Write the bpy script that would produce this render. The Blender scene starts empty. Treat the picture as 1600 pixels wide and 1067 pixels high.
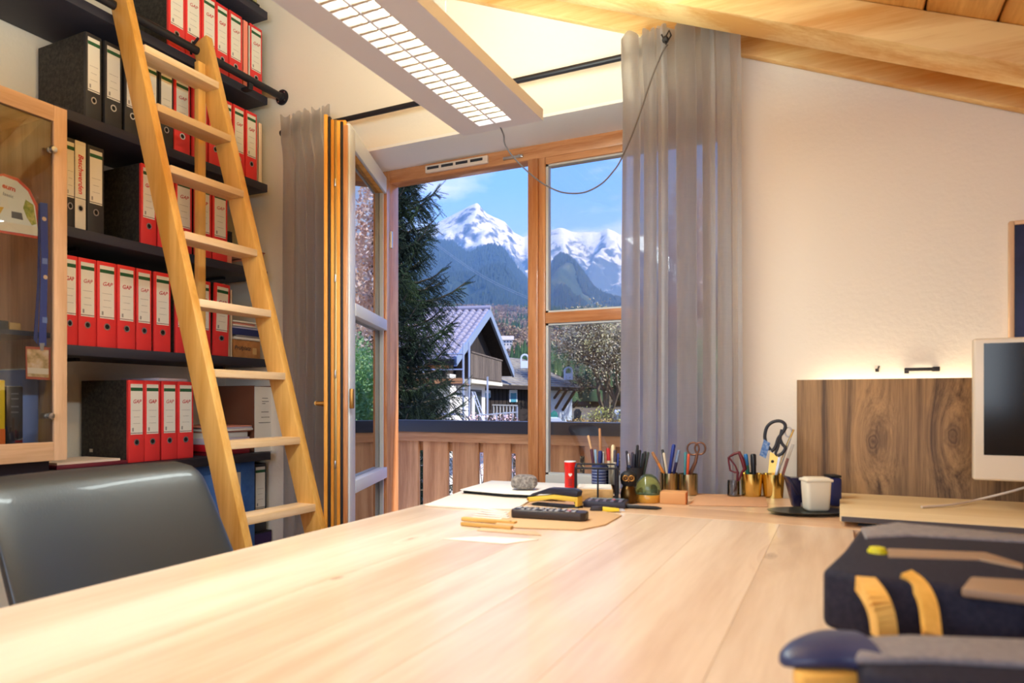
import bpy, bmesh, math, random
import numpy as np
from mathutils import Vector, Matrix, Euler, noise
SC = bpy.context.scene
COL = SC.collection
random.seed(7)
R = math.radians
CZ = 1.07                      # camera height above the floor
TH = R(25.6); CT, ST = math.cos(TH), math.sin(TH); FPX = 1066.67; HY = 628.0

def srgb(r, g, b):
    f = lambda c: (c/255/12.92) if c <= 10 else ((c/255+.055)/1.055)**2.4
    return (f(r), f(g), f(b), 1.0)

# ------------------------------------------------------------------ camera
cd = bpy.data.cameras.new('camera'); cam = bpy.data.objects.new('camera', cd); COL.objects.link(cam)
cam.location = (0, 0, CZ); cam.rotation_euler = (R(90), 0, TH)
cd.lens = 24.0; cd.sensor_width = 36.0; cd.shift_y = (HY-533.5)/1600
cd.clip_start = .05; cd.clip_end = 30000
cd.dof.use_dof = True; cd.dof.focus_distance = 4.5; cd.dof.aperture_fstop = 4.0
SC.camera = cam

# ------------------------------------------------------------------ world
wd = bpy.data.worlds.new('sky'); SC.world = wd; wd.use_nodes = True
nt = wd.node_tree; nt.nodes.clear()
def N(t, kind, **kw):
    n = t.nodes.new(kind)
    for k, v in kw.items():
        if k.startswith('i_'):
            key = k[2:]
            n.inputs[int(key) if key.isdigit() else key.replace('_', ' ')].default_value = v
        else: setattr(n, k, v)
    return n
def ramp(t, stops, fac=None):
    n = t.nodes.new('ShaderNodeValToRGB'); e = n.color_ramp.elements
    while len(e) < len(stops): e.new(.5)
    for k, (p, c) in enumerate(stops): e[k].position = p; e[k].color = c
    if fac is not None: t.links.new(fac, n.inputs[0])
    return n
tc = N(nt, 'ShaderNodeTexCoord'); sep = N(nt, 'ShaderNodeSeparateXYZ'); nt.links.new(tc.outputs['Generated'], sep.inputs[0])
grad = ramp(nt, [(0, (.36, .43, .64, 1)), (.14, (.23, .36, .70, 1)), (.30, (.11, .28, .86, 1)), (.55, (.055, .20, .84, 1)), (1, (.035, .14, .66, 1))], sep.outputs[2])
mp = N(nt, 'ShaderNodeMapping'); mp.inputs['Scale'].default_value = (2.2, 2.2, 6.5); nt.links.new(tc.outputs['Generated'], mp.inputs[0])
cn = N(nt, 'ShaderNodeTexNoise', i_Scale=1.6, i_Detail=7.0, i_Roughness=.55); nt.links.new(mp.outputs[0], cn.inputs['Vector'])
cr = ramp(nt, [(.50, (0, 0, 0, 1)), (.80, (1, 1, 1, 1))], cn.outputs[0])
mx = N(nt, 'ShaderNodeMixRGB'); nt.links.new(cr.outputs[0], mx.inputs[0]); nt.links.new(grad.outputs[0], mx.inputs[1]); mx.inputs[2].default_value = (.70, .72, .78, 1)
bg = N(nt, 'ShaderNodeBackground', i_Strength=2.3); nt.links.new(mx.outputs[0], bg.inputs[0])
wo = N(nt, 'ShaderNodeOutputWorld'); nt.links.new(bg.outputs[0], wo.inputs[0])

# ------------------------------------------------------------------ sun, large lights, exposure
def light(name, kind, loc, energy, color, aim=None, **kw):
    l = bpy.data.lights.new(name, kind); l.energy = energy; l.color = color
    for k, v in kw.items(): setattr(l, k, v)
    o = bpy.data.objects.new(name, l); COL.objects.link(o); o.location = loc
    if aim is not None: o.rotation_euler = Vector(aim).to_track_quat('-Z', 'Y').to_euler()
    return o
light('sun', 'SUN', (20, -5, 20), 6.8, (1, .96, .88), aim=(-.76, -.055, -.63), angle=R(.6))
# soft fill light added behind the camera, before the opening in the wall
light('rear_fill_light', 'AREA', (-.2, -1.40, 1.62), 28, (.92, 1, 1), aim=(0, 1, -.04), shape='RECTANGLE', size=2.4, size_y=1.2)
vs = SC.view_settings
vs.view_transform = 'Standard'; vs.look = 'None'; vs.gamma = 1; vs.use_curve_mapping = False; vs.exposure = 0.0
SC.cycles.use_denoising = True
SC.cycles.max_bounces = 10; SC.cycles.diffuse_bounces = 5; SC.cycles.glossy_bounces = 5; SC.cycles.transparent_max_bounces = 24
SC.cycles.sample_clamp_indirect = 6.0; SC.cycles.caustics_reflective = False; SC.cycles.caustics_refractive = False

# ------------------------------------------------------------------ pixel -> room helpers
def ray(px, py):
    r = (px-800)/FPX
    return Vector((r*CT-ST, r*ST+CT, (HY-py)/FPX))
def onX(px, py, X): d = ray(px, py); v = d*(X/d.x); return Vector((v.x, v.y, v.z+CZ))
def onY(px, py, Y): d = ray(px, py); v = d*(Y/d.y); return Vector((v.x, v.y, v.z+CZ))
def onZ(px, py, Z): d = ray(px, py); v = d*((Z-CZ)/d.z); return Vector((v.x, v.y, v.z+CZ))
def far(px, py, d):
    v = ray(px, py)*d; return Vector((v.x, v.y, v.z+CZ))
def W(l, d, z): return Vector((l*CT-d*ST, l*ST+d*CT, z+CZ))   # across, ahead, above eye level

# ------------------------------------------------------------------ materials
MATS = {}
def mat(name, col, rough=.55, metal=0.0, spec=.5, emit=None, estr=0, trans=0.0, bump=None, coat=0, ior=1.45, sub=0):
    if name in MATS: return MATS[name]
    m = bpy.data.materials.new(name); m.use_nodes = True; MATS[name] = m
    b = m.node_tree.nodes['Principled BSDF']
    b.inputs['Base Color'].default_value = col; b.inputs['Roughness'].default_value = rough; b.inputs['Metallic'].default_value = metal
    b.inputs['Specular IOR Level'].default_value = spec; b.inputs['IOR'].default_value = ior
    b.inputs['Transmission Weight'].default_value = trans; b.inputs['Coat Weight'].default_value = coat
    if emit: b.inputs['Emission Color'].default_value = emit; b.inputs['Emission Strength'].default_value = estr
    if bump:
        t = m.node_tree; c = N(t, 'ShaderNodeTexCoord'); n = N(t, 'ShaderNodeTexNoise', i_Scale=bump[0], i_Detail=4.0)
        t.links.new(c.outputs['Object'], n.inputs['Vector']); bp = N(t, 'ShaderNodeBump', i_Strength=bump[1], i_Distance=bump[2] if len(bump) > 2 else .002)
        t.links.new(n.outputs[0], bp.inputs['Height']); t.links.new(bp.outputs[0], b.inputs['Normal'])
    return m
def noisy(name, cols, scale=5., rough=.6, stretch=(1, 1, 1), detail=5., bump=.0, dist=.004, spec=.4, metal=0, lo=.3, hi=.7, coat=0):
    """noise-mottled colour; cols from dark to light"""
    if name in MATS: return MATS[name]
    m = mat(name, cols[0], rough, metal, spec, coat=coat); t = m.node_tree; b = t.nodes['Principled BSDF']
    c = N(t, 'ShaderNodeTexCoord'); mp = N(t, 'ShaderNodeMapping'); mp.inputs['Scale'].default_value = stretch
    t.links.new(c.outputs['Object'], mp.inputs[0]); n = N(t, 'ShaderNodeTexNoise', i_Scale=scale, i_Detail=detail, i_Roughness=.6)
    t.links.new(mp.outputs[0], n.inputs['Vector'])
    k = len(cols); r = ramp(t, [(lo+(hi-lo)*i/(k-1), cc) for i, cc in enumerate(cols)], n.outputs[0])
    t.links.new(r.outputs[0], b.inputs['Base Color'])
    if bump:
        bp = N(t, 'ShaderNodeBump', i_Strength=bump, i_Distance=dist); t.links.new(n.outputs[0], bp.inputs['Height']); t.links.new(bp.outputs[0], b.inputs['Normal'])
    return m
def wood(name, dark, light_, axis='X', scale=9., rough=.45, knots=0, knotcol=None, contrast=.5, stretch=14., coat=0., tint=.10, knot_scale=2.2, bump=.12, at_knots=(), kp=((1, 0, .45), (1.25, 0, .7))):
    """long grain along an axis, random tint per object, optional knots"""
    if name in MATS: return MATS[name]
    m = mat(name, light_, rough, coat=coat); t = m.node_tree; b = t.nodes['Principled BSDF']
    c = N(t, 'ShaderNodeTexCoord'); oi = N(t, 'ShaderNodeObjectInfo')
    off = N(t, 'ShaderNodeVectorMath', operation='MULTIPLY_ADD'); off.inputs[1].default_value = (1, 1, 1)
    comb = N(t, 'ShaderNodeMath', operation='MULTIPLY', i_1=37.); t.links.new(oi.outputs['Random'], comb.inputs[0])
    t.links.new(c.outputs['Object'], off.inputs[0]); t.links.new(comb.outputs[0], off.inputs[2])
    s = {'X': (1/stretch, 1, 1), 'Y': (1, 1/stretch, 1), 'Z': (1, 1, 1/stretch)}[axis]
    mp = N(t, 'ShaderNodeMapping'); mp.inputs['Scale'].default_value = s; t.links.new(off.outputs[0], mp.inputs[0])
    base = mp.outputs[0]
    if at_knots:                                       # grain bends round given knots
        for (kx, ky, kz, kr) in at_knots:
            d = N(t, 'ShaderNodeVectorMath', operation='SUBTRACT'); t.links.new(c.outputs['Object'], d.inputs[0]); d.inputs[1].default_value = (kx, ky, kz)
            sq = N(t, 'ShaderNodeVectorMath', operation='MULTIPLY'); t.links.new(d.outputs[0], sq.inputs[0]); sq.inputs[1].default_value = kp[0]
            ln = N(t, 'ShaderNodeVectorMath', operation='LENGTH'); t.links.new(sq.outputs[0], ln.inputs[0])
            e = N(t, 'ShaderNodeMapRange', i_1=0., i_2=kr*3.2, i_3=1., i_4=0.); e.interpolation_type = 'SMOOTHERSTEP'; t.links.new(ln.outputs['Value'], e.inputs[0])
            sc = N(t, 'ShaderNodeMath', operation='MULTIPLY', i_1=.035); t.links.new(e.outputs[0], sc.inputs[0])
            ad = N(t, 'ShaderNodeVectorMath', operation='ADD'); t.links.new(base, ad.inputs[0]); t.links.new(sc.outputs[0], ad.inputs[1]); base = ad.outputs[0]
    n1 = N(t, 'ShaderNodeTexNoise', i_Scale=scale, i_Detail=6.0, i_Roughness=.55, i_Distortion=.6); t.links.new(base, n1.inputs['Vector'])
    n2 = N(t, 'ShaderNodeTexNoise', i_Scale=scale*9, i_Detail=3.0, i_Roughness=.7); t.links.new(base, n2.inputs['Vector'])
    a = N(t, 'ShaderNodeMath', operation='MULTIPLY_ADD', i_1=.35); t.links.new(n2.outputs[0], a.inputs[0]); t.links.new(n1.outputs[0], a.inputs[2])
    lo = .67-.25*contrast; hi = .67+.25*contrast
    r = ramp(t, [(max(0, lo), dark), (min(1, hi), light_)], a.outputs[0])
    out = r.outputs[0]
    if knots:
        ks = N(t, 'ShaderNodeMapping'); k3 = {'X': (.45, 1, 1), 'Y': (1, .45, 1), 'Z': (1, 1, .45)}[axis]; ks.inputs['Scale'].default_value = k3
        t.links.new(off.outputs[0], ks.inputs[0])
        v = N(t, 'ShaderNodeTexVoronoi', i_Scale=knot_scale, i_Randomness=1.); t.links.new(ks.outputs[0], v.inputs['Vector'])
        kr = ramp(t, [(.0, (1, 1, 1, 1)), (knots*.45, (.85, .85, .85, 1)), (knots, (0, 0, 0, 1))], v.outputs['Distance'])
        km = N(t, 'ShaderNodeMixRGB'); t.links.new(kr.outputs[0], km.inputs[0]); t.links.new(out, km.inputs[1]); km.inputs[2].default_value = knotcol or srgb(110, 62, 25)
        out = km.outputs[0]
    if at_knots:
        for (kx, ky, kz, kr_) in at_knots:
            d = N(t, 'ShaderNodeVectorMath', operation='SUBTRACT'); t.links.new(c.outputs['Object'], d.inputs[0]); d.inputs[1].default_value = (kx, ky, kz)
            sq = N(t, 'ShaderNodeVectorMath', operation='MULTIPLY'); t.links.new(d.outputs[0], sq.inputs[0]); sq.inputs[1].default_value = kp[1]
            ln = N(t, 'ShaderNodeVectorMath', operation='LENGTH'); t.links.new(sq.outputs[0], ln.inputs[0])
            nn = N(t, 'ShaderNodeTexNoise', i_Scale=40., i_Detail=3.); t.links.new(c.outputs['Object'], nn.inputs['Vector'])
            pp = N(t, 'ShaderNodeMath', operation='MULTIPLY_ADD', i_1=.02); t.links.new(nn.outputs[0], pp.inputs[0]); t.links.new(ln.outputs['Value'], pp.inputs[2])
            q = ramp(t, [(.0, (.9, .9, .9, 1)), (.35, (.25, .25, .25, 1)), (.5, (.8, .8, .8, 1)), (.62, (.15, .15, .15, 1)), (.8, (.45, .45, .45, 1)), (1, (0, 0, 0, 1))])
            mr = N(t, 'ShaderNodeMapRange', i_1=.008, i_2=kr_+.01, i_3=0., i_4=1.); t.links.new(pp.outputs[0], mr.inputs[0]); t.links.new(mr.outputs[0], q.inputs[0])
            km = N(t, 'ShaderNodeMixRGB'); t.links.new(q.outputs[0], km.inputs[0]); t.links.new(out, km.inputs[1]); km.inputs[2].default_value = knotcol or srgb(60, 34, 18)
            out = km.outputs[0]
    hs = N(t, 'ShaderNodeHueSaturation'); mr = N(t, 'ShaderNodeMapRange', i_3=1-tint, i_4=1+tint); t.links.new(oi.outputs['Random'], mr.inputs[0])
    t.links.new(mr.outputs[0], hs.inputs['Value']); t.links.new(out, hs.inputs['Color']); t.links.new(hs.outputs[0], b.inputs['Base Color'])
    bp = N(t, 'ShaderNodeBump', i_Strength=bump, i_Distance=.002); t.links.new(a.outputs[0], bp.inputs['Height']); t.links.new(bp.outputs[0], b.inputs['Normal'])
    return m
def glazing(name, tint=(1, 1, 1, 1), ior=1.5, boost=1.0):
    """clear pane: what is behind shows through, the surface mirrors by Fresnel"""
    if name in MATS: return MATS[name]
    m = bpy.data.materials.new(name); m.use_nodes = True; MATS[name] = m; t = m.node_tree; t.nodes.clear()
    fr = N(t, 'ShaderNodeFresnel', i_IOR=ior); mu = N(t, 'ShaderNodeMath', operation='MULTIPLY', i_1=boost, use_clamp=True); t.links.new(fr.outputs[0], mu.inputs[0])
    tr = N(t, 'ShaderNodeBsdfTransparent'); tr.inputs[0].default_value = tint; gl = N(t, 'ShaderNodeBsdfGlossy', i_Roughness=.0)
    ms = N(t, 'ShaderNodeMixShader'); t.links.new(mu.outputs[0], ms.inputs[0]); t.links.new(tr.outputs[0], ms.inputs[1]); t.links.new(gl.outputs[0], ms.inputs[2])
    o = N(t, 'ShaderNodeOutputMaterial'); t.links.new(ms.outputs[0], o.inputs[0]); return m

# ------------------------------------------------------------------ mesh helpers
class MB:
    def __init__(self): self.v = []; self.f = []; self.sm = []
    def add(self, vs, fs, smooth=False):
        o = len(self.v); self.v += [tuple(p) for p in vs]; self.f += [tuple(i+o for i in f) for f in fs]; self.sm += [smooth]*len(fs); return self
    def box(self, x0, x1, y0, y1, z0, z1):
        x0, x1 = min(x0, x1), max(x0, x1); y0, y1 = min(y0, y1), max(y0, y1); z0, z1 = min(z0, z1), max(z0, z1)
        return self.add([(x0, y0, z0), (x1, y0, z0), (x1, y1, z0), (x0, y1, z0), (x0, y0, z1), (x1, y0, z1), (x1, y1, z1), (x0, y1, z1)],
                        [(3, 2, 1, 0), (4, 5, 6, 7), (0, 1, 5, 4), (1, 2, 6, 5), (2, 3, 7, 6), (3, 0, 4, 7)])
    def obox(self, c, ax, ay, az):
        c = Vector(c); ax, ay, az = Vector(ax), Vector(ay), Vector(az)      # half-axes
        if ax.cross(ay).dot(az) < 0: az = -az
        p = [c-ax-ay-az, c+ax-ay-az, c+ax+ay-az, c-ax+ay-az, c-ax-ay+az, c+ax-ay+az, c+ax+ay+az, c-ax+ay+az]
        return self.add(p, [(3, 2, 1, 0), (4, 5, 6, 7), (0, 1, 5, 4), (1, 2, 6, 5), (2, 3, 7, 6), (3, 0, 4, 7)])
    def bar(self, p, q, w, h, up=(0, 0, 1)):
        p, q = Vector(p), Vector(q); d = (q-p); u = Vector(up); s = d.cross(u)
        if s.length < 1e-6: s = d.cross(Vector((1, 0, 0)))
        s.normalize(); n = s.cross(d).normalized()
        return self.obox((p+q)/2, d/2, s*w/2, n*h/2)
    def prism(self, poly, off):
        """closed polygon (list of points) swept by a vector"""
        n = len(poly); a = [Vector(p) for p in poly]; o = Vector(off)
        nm = Vector((0, 0, 0))
        for i in range(n): nm += a[i].cross(a[(i+1) % n])
        if nm.dot(o) > 0: a = a[::-1]
        b = [p+o for p in a]
        return self.add(a+b, [tuple(range(n)), tuple(range(2*n-1, n-1, -1))]+[(i, i+n, (i+1) % n+n, (i+1) % n) for i in range(n)])
    def tube(self, pts, r, n=8, caps=True):
        pts = [Vector(p) for p in pts]; k = len(pts); rr = r if isinstance(r, (list, tuple)) else [r]*k
        vs, fs = [], []; u = None
        for i, p in enumerate(pts):
            t = (pts[min(i+1, k-1)]-pts[max(i-1, 0)]).normalized()
            if u is None:
                u = t.cross(Vector((0, 0, 1)))
                if u.length < 1e-3: u = t.cross(Vector((1, 0, 0)))
            u = (u-t*u.dot(t))
            u.normalize(); w = t.cross(u)
            for j in range(n):
                a = 2*math.pi*j/n; vs.append(p+(u*math.cos(a)+w*math.sin(a))*rr[i])
        for i in range(k-1):
            for j in range(n): fs.append((i*n+j, i*n+(j+1) % n, (i+1)*n+(j+1) % n, (i+1)*n+j))
        self.add(vs, fs, n > 4)
        if caps and n > 2:
            self.add(vs[:n], [tuple(range(n-1, -1, -1))]); self.add(vs[-n:], [tuple(range(n))])
        return self
    def lathe(self, c, prof, n=20, axis=(0, 0, 1)):
        """profile [(r, h)] turned about an axis through c"""
        c = Vector(c); a = Vector(axis).normalized(); u = a.orthogonal().normalized(); w = a.cross(u)
        vs, fs = [], []
        for r, h in prof:
            for j in range(n):
                t = 2*math.pi*j/n; vs.append(c+a*h+(u*math.cos(t)+w*math.sin(t))*max(r, 1e-5))
        for i in range(len(prof)-1):
            for j in range(n): fs.append((i*n+j, i*n+(j+1) % n, (i+1)*n+(j+1) % n, (i+1)*n+j))
        return self.add(vs, fs, True)
    def quad(self, *p): return self.add(p, [tuple(range(len(p)))])
    def mesh(self, name, m, bevel=0, seg=2, angle=35):
        me = bpy.data.meshes.new(name); me.from_pydata(self.v, [], self.f)
        if any(self.sm): me.polygons.foreach_set('use_smooth', self.sm)
        me.update()
        if bevel:
            bm = bmesh.new(); bm.from_mesh(me); bmesh.ops.remove_doubles(bm, verts=bm.verts, dist=1e-5)
            es = [e for e in bm.edges if len(e.link_faces) == 2 and e.calc_face_angle(0) > R(40)]
            bmesh.ops.bevel(bm, geom=es, offset=bevel, segments=seg, profile=.5, affect='EDGES', clamp_overlap=True)
            for f in bm.faces: f.smooth = True
            bm.to_mesh(me); bm.free()
            me.set_sharp_from_angle(angle=R(angle))
        elif any(self.sm): me.set_sharp_from_angle(angle=R(50))
        if m: me.materials.append(m)
        return me
    def obj(self, name, m, parent=None, bevel=0, seg=2, kind=None, label=None):
        o = bpy.data.objects.new(name, self.mesh(name, m, bevel, seg)); COL.objects.link(o)
        if parent is not None: put(o, parent)
        if kind: o['kind'] = kind
        if label: o['label'] = label
        return o
def put(o, parent):
    o.parent = parent; o.matrix_parent_inverse = wm(parent).inverted()
def wm(o):
    m = o.matrix_basis.copy()
    while o.parent is not None:
        m = o.parent.matrix_basis @ (o.matrix_parent_inverse @ m); o = o.parent
    return m
def tag(o, label, cat, group=None, kind=None):
    o['label'] = label; o['category'] = cat
    if group: o['group'] = group
    if kind: o['kind'] = kind
    return o
def thing(name, label, cat, loc=(0, 0, 0), group=None):
    o = bpy.data.objects.new(name, None); COL.objects.link(o); o.location = loc; o.empty_display_size = .05
    return tag(o, label, cat, group)
def shell(name, loc=(0, 0, 0)):
    o = bpy.data.objects.new(name, None); COL.objects.link(o); o.location = loc; o['kind'] = 'structure'; return o
def from_np(name, v, f, m, smooth=False):
    me = bpy.data.meshes.new(name); nv, nf, k = len(v), len(f), f.shape[1]
    me.vertices.add(nv); me.vertices.foreach_set('co', np.asarray(v, dtype=np.float32).ravel())
    me.loops.add(nf*k); me.loops.foreach_set('vertex_index', np.asarray(f, dtype=np.int32).ravel())
    me.polygons.add(nf); me.polygons.foreach_set('loop_start', np.arange(0, nf*k, k, dtype=np.int32))
    if smooth: me.polygons.foreach_set('use_smooth', np.ones(nf, dtype=bool))
    me.update(calc_edges=True); me.validate()
    if m: me.materials.append(m)
    return me
def link(name, me, parent=None):
    o = bpy.data.objects.new(name, me); COL.objects.link(o)
    if parent is not None: put(o, parent)
    return o
def copy_tree(o, parent=None):
    c = o.copy(); COL.objects.link(c)
    if parent is not None: c.parent = parent
    for ch in list(o.children): copy_tree(ch, c)
    return c
def text_mesh(s, size, depth=.0, shear=0., bold=0.):
    cu = bpy.data.curves.new('t', 'FONT'); cu.body = s; cu.size = size; cu.shear = shear; cu.extrude = depth; cu.offset = bold
    cu.align_x = 'CENTER'; cu.align_y = 'CENTER'; cu.resolution_u = 3
    o = bpy.data.objects.new('t', cu); COL.objects.link(o); bpy.context.view_layer.update()
    me = bpy.data.meshes.new_from_object(o.evaluated_get(bpy.context.evaluated_depsgraph_get()))
    bpy.data.objects.remove(o); bpy.data.curves.remove(cu)
    return me
def lettering(name, s, size, m, o, right, up, parent=None, bold=0., shear=0.):
    """flat print: text laid on a surface at o, reading along right"""
    me = text_mesh(s, size, 0, shear, bold); r, u = Vector(right).normalized(), Vector(up).normalized(); n = r.cross(u)
    M = Matrix(((r.x, u.x, n.x, o[0]), (r.y, u.y, n.y, o[1]), (r.z, u.z, n.z, o[2]), (0, 0, 0, 1)))
    me.transform(M); me.materials.clear(); me.materials.append(m)
    return link(name, me, parent)
# ================================================================== MATERIALS OF THE ROOM
PLASTER = mat('plaster', srgb(238, 232, 222), .85, bump=(60, .25, .004))
REVEALM = mat('reveal_plaster', srgb(236, 236, 238), .85, bump=(60, .2, .003))
SPRUCE = wood('spruce_beam', srgb(220, 164, 92), srgb(248, 216, 152), 'X', 10., .5, knots=.05, contrast=.6, knot_scale=2.6)
SPRUCEB = wood('spruce_board', srgb(206, 144, 70), srgb(240, 190, 112), 'Y', 12., .5, knots=.04, contrast=.6, knot_scale=2.6)
FRAMEW = wood('window_wood_x', srgb(178, 112, 66), srgb(208, 150, 104), 'X', 18., .35, contrast=.5, coat=.3)
FRAMEZ = wood('window_wood_z', srgb(178, 112, 66), srgb(208, 150, 104), 'Z', 18., .35, contrast=.5, coat=.3)
GOLDW = wood('leaf_edge_wood', srgb(205, 130, 40), srgb(236, 170, 74), 'Z', 20., .4, contrast=.5)
RAILW = wood('larch_board', srgb(176, 120, 76), srgb(214, 160, 112), 'Z', 12., .6, knots=.05, contrast=.5, knot_scale=2.)
RAILX = wood('larch_rail', srgb(176, 120, 76), srgb(214, 160, 112), 'X', 12., .6, knots=.05, contrast=.5, knot_scale=2.)
SEAL = mat('pale_seal', srgb(205, 210, 212), .4)
BLACKR = mat('black_rubber', srgb(30, 28, 34), .6)
STEEL = mat('brushed_steel', srgb(190, 190, 192), .3, 1.)
GREYM = mat('anthracite_metal', srgb(52, 52, 58), .45, .2)
WHITEP = mat('white_plastic', srgb(232, 230, 226), .4)
GLASS = glazing('triple_glass', (.97, .98, .98, 1), 1.55, 1.0)
LEAFG = glazing('triple_glass_leaf', (.80, .84, .84, 1), 2.6, 1.75)
FLOORM = wood('floor_wood', srgb(150, 100, 60), srgb(190, 140, 90), 'Y', 8., .5)

YW = 2.45          # inner face of the gable wall
def roof(x): return CZ+1.145-.428*x          # underside of the roof boarding
HEAD = CZ+1.12
# ------------------------------------------------------------------ shell of the room
MB().box(-2.9, 2.5, -1.7, YW+.02, -.12, 0).obj('floor', FLOORM, kind='structure')
MB().box(-2.9, -2.76, -1.7, YW, 0, 3.6).obj('wall_left', PLASTER, kind='structure')
MB().box(2.4, 2.5, -1.7, YW, 0, 1.55).obj('wall_right', PLASTER, kind='structure')
m = MB()
XL, XR = -2.0, -.315
m.prism([(-2.9, YW, 0), (XL, YW, 0), (XL, YW, roof(XL)+.06), (-2.9, YW, roof(-2.9)+.06)], (0, .36, 0))
m.prism([(XR, YW, 0), (2.5, YW, 0), (2.5, YW, roof(2.5)+.06), (XR, YW, roof(XR)+.06)], (0, .36, 0))
m.prism([(XL, YW, HEAD), (XR, YW, HEAD), (XR, YW, roof(XR)+.06), (XL, YW, roof(XL)+.06)], (0, .36, 0))
m.obj('wall_far', PLASTER, kind='structure')
# white lining of the window recess
rv = shell('trim_1', ((XL+XR)/2, 2.6, HEAD))
MB().box(XL, XR, YW, 2.70, HEAD-.012, HEAD).obj('head_lining', REVEALM, rv)
MB().box(XL, XL+.012, YW, 2.70, 0, HEAD-.012).obj('side_lining', REVEALM, rv)
MB().box(XR-.012, XR, YW, 2.70, 0, HEAD-.012).obj('side_lining', REVEALM, rv)
# wall behind the camera with an opening added to let light in
m = MB()
for (a, b, c, d) in ((-2.9, -1.5, 0, None), (1.1, 2.5, 0, None), (-1.5, 1.1, 0, 1.0), (-1.5, 1.1, 2.2, None)):
    za, zb = (roof(a)+.06, roof(b)+.06) if d is None else (d, d)
    if c == 2.2: zb = max(2.2, min(zb, zb)); za = max(za, 2.2)
    m.prism([(a, -1.6, c), (b, -1.6, c), (b, -1.6, max(zb, c+.001)), (a, -1.6, za)], (0, -.1, 0))
m.obj('wall_near', PLASTER, kind='structure')
# roof slab and its boarding
cl = MB().prism([(-2.95, -1.75, roof(-2.95)+.03), (2.6, -1.75, roof(2.6)+.03), (2.6, -1.75, roof(2.6)+.22), (-2.95, -1.75, roof(-2.95)+.22)], (0, 4.62, 0)).obj('ceiling', SPRUCEB, kind='structure')
pw = .178*math.cos(math.atan(.428))
x = -2.90
while x < 2.4:
    a, b = x+.003, x+pw-.003
    MB().prism([(a, -1.7, roof(a)), (b, -1.7, roof(b)), (b, -1.7, roof(b)+.029), (a, -1.7, roof(a)+.029)], (0, 4.56, 0)).obj('plank', SPRUCEB, cl, bevel=.004, seg=1)
    x += pw
def rafter(n, y0, y1, zb, x0=-2.76, x1=2.4):
    f = lambda x: CZ+zb-.428*x
    return MB().prism([(x0, y0, f(x0)), (x1, y0, f(x1)), (x1, y0, roof(x1)-.001), (x0, y0, roof(x0)-.001)], (0, y1-y0, 0)).obj(n, SPRUCE, kind='structure', bevel=.004)
rafter('ceiling_beam', 2.415, 2.449, 1.05)
rafter('ceiling_beam.001', 2.137, 2.268, 1.043)
# hook and black cover strip on the wall
k = onY(1371, 576, YW); t = thing('wall_hook', 'tiny black hook on the cream wall above the brown wood board', 'hook', k)
MB().tube([k+Vector((0, .004, -.004)), k+Vector((0, -.012, -.006)), k+Vector((.004, -.016, .008))], .0025, 6).obj('hook', BLACKR, t)
MB().box(k.x-.006, k.x+.004, YW-.003, YW, k.z-.010, k.z).obj('plate', BLACKR, t)
k = onY(1440, 577, YW); k2 = onY(1413, 577, YW); k3 = onY(1468, 577, YW)
t = thing('wall_bracket', 'thin black bracket bar fixed to the wall over the brown wood board', 'bracket', k)
MB().box(k2.x, k3.x, YW-.010, YW-.004, k.z-.005, k.z+.005).obj('bar', BLACKR, t, bevel=.002)
MB().box(k2.x, k2.x+.012, YW-.006, YW, k.z-.012, k.z+.004).obj('clip', BLACKR, t)
MB().box(k3.x-.02, k3.x, YW-.013, YW, k.z-.007, k.z+.007).obj('end_piece', BLACKR, t, bevel=.002)

# ------------------------------------------------------------------ fixed frame and right-hand light
YF0, YF1 = 2.70, 2.775
HB = CZ+1.048
wf = shell('window_1', (-1.2, 2.74, 0))
MB().box(-2.0, -1.945, YF0, YF1, 0, HEAD).obj('jamb', FRAMEZ, wf, bevel=.004)
MB().box(-.365, -.315, YF0, YF1, 0, HEAD).obj('jamb', FRAMEZ, wf, bevel=.004)
MB().box(-1.945, -.365, YF0, YF1, HB, HEAD).obj('head_rail', FRAMEW, wf, bevel=.004)
MB().box(-1.214, -1.165, YF0-.012, YF1, .0, HB).obj('mullion', FRAMEZ, wf, bevel=.006)
MB().box(-1.945, -.365, YF0, YF1, 0, .03).obj('threshold', GREYM, wf)
# sash of the right-hand light
sx0, sx1 = -1.165, -.365
zg = [(.19, .68), (.76, CZ+.336), (CZ+.383, CZ+1.018)]
MB().box(sx0, sx0+.030, YF0-.004, YF1-.01, .03, HB).obj('sash_stile', FRAMEZ, wf, bevel=.004)
MB().box(sx1-.045, sx1, YF0-.004, YF1-.01, .03, HB).obj('sash_stile', FRAMEZ, wf, bevel=.004)
MB().box(sx0+.03, sx1-.045, YF0-.004, YF1-.01, CZ+1.018, HB).obj('sash_rail', FRAMEW, wf, bevel=.004)
MB().box(sx0+.03, sx1-.045, YF0-.004, YF1-.01, CZ+.336, CZ+.383).obj('glazing_bar', FRAMEW, wf, bevel=.004)
MB().box(sx0+.03, sx1-.045, YF0-.004, YF1-.01, .68, .76).obj('glazing_bar', SEAL, wf, bevel=.004, label='pale grey lower glazing bar')
MB().box(sx0+.03, sx1-.045, YF0-.004, YF1-.01, .03, .19).obj('sash_rail', FRAMEW, wf, bevel=.004)
for (a, b) in zg:
    f = MB(); x0, x1 = sx0+.03, sx1-.045
    for (p, q, r, s_) in ((x0, x0+.011, a, b), (x1-.011, x1, a, b), (x0, x1, a, a+.008), (x0, x1, b-.008, b)): f.box(p, q, YF0+.006, YF0+.03, r, s_)
    f.obj('seal', SEAL, wf)
    MB().box(x0+.004, x1-.004, YF0+.034, YF0+.036, a, b).obj('pane', GLASS, wf)
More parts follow.
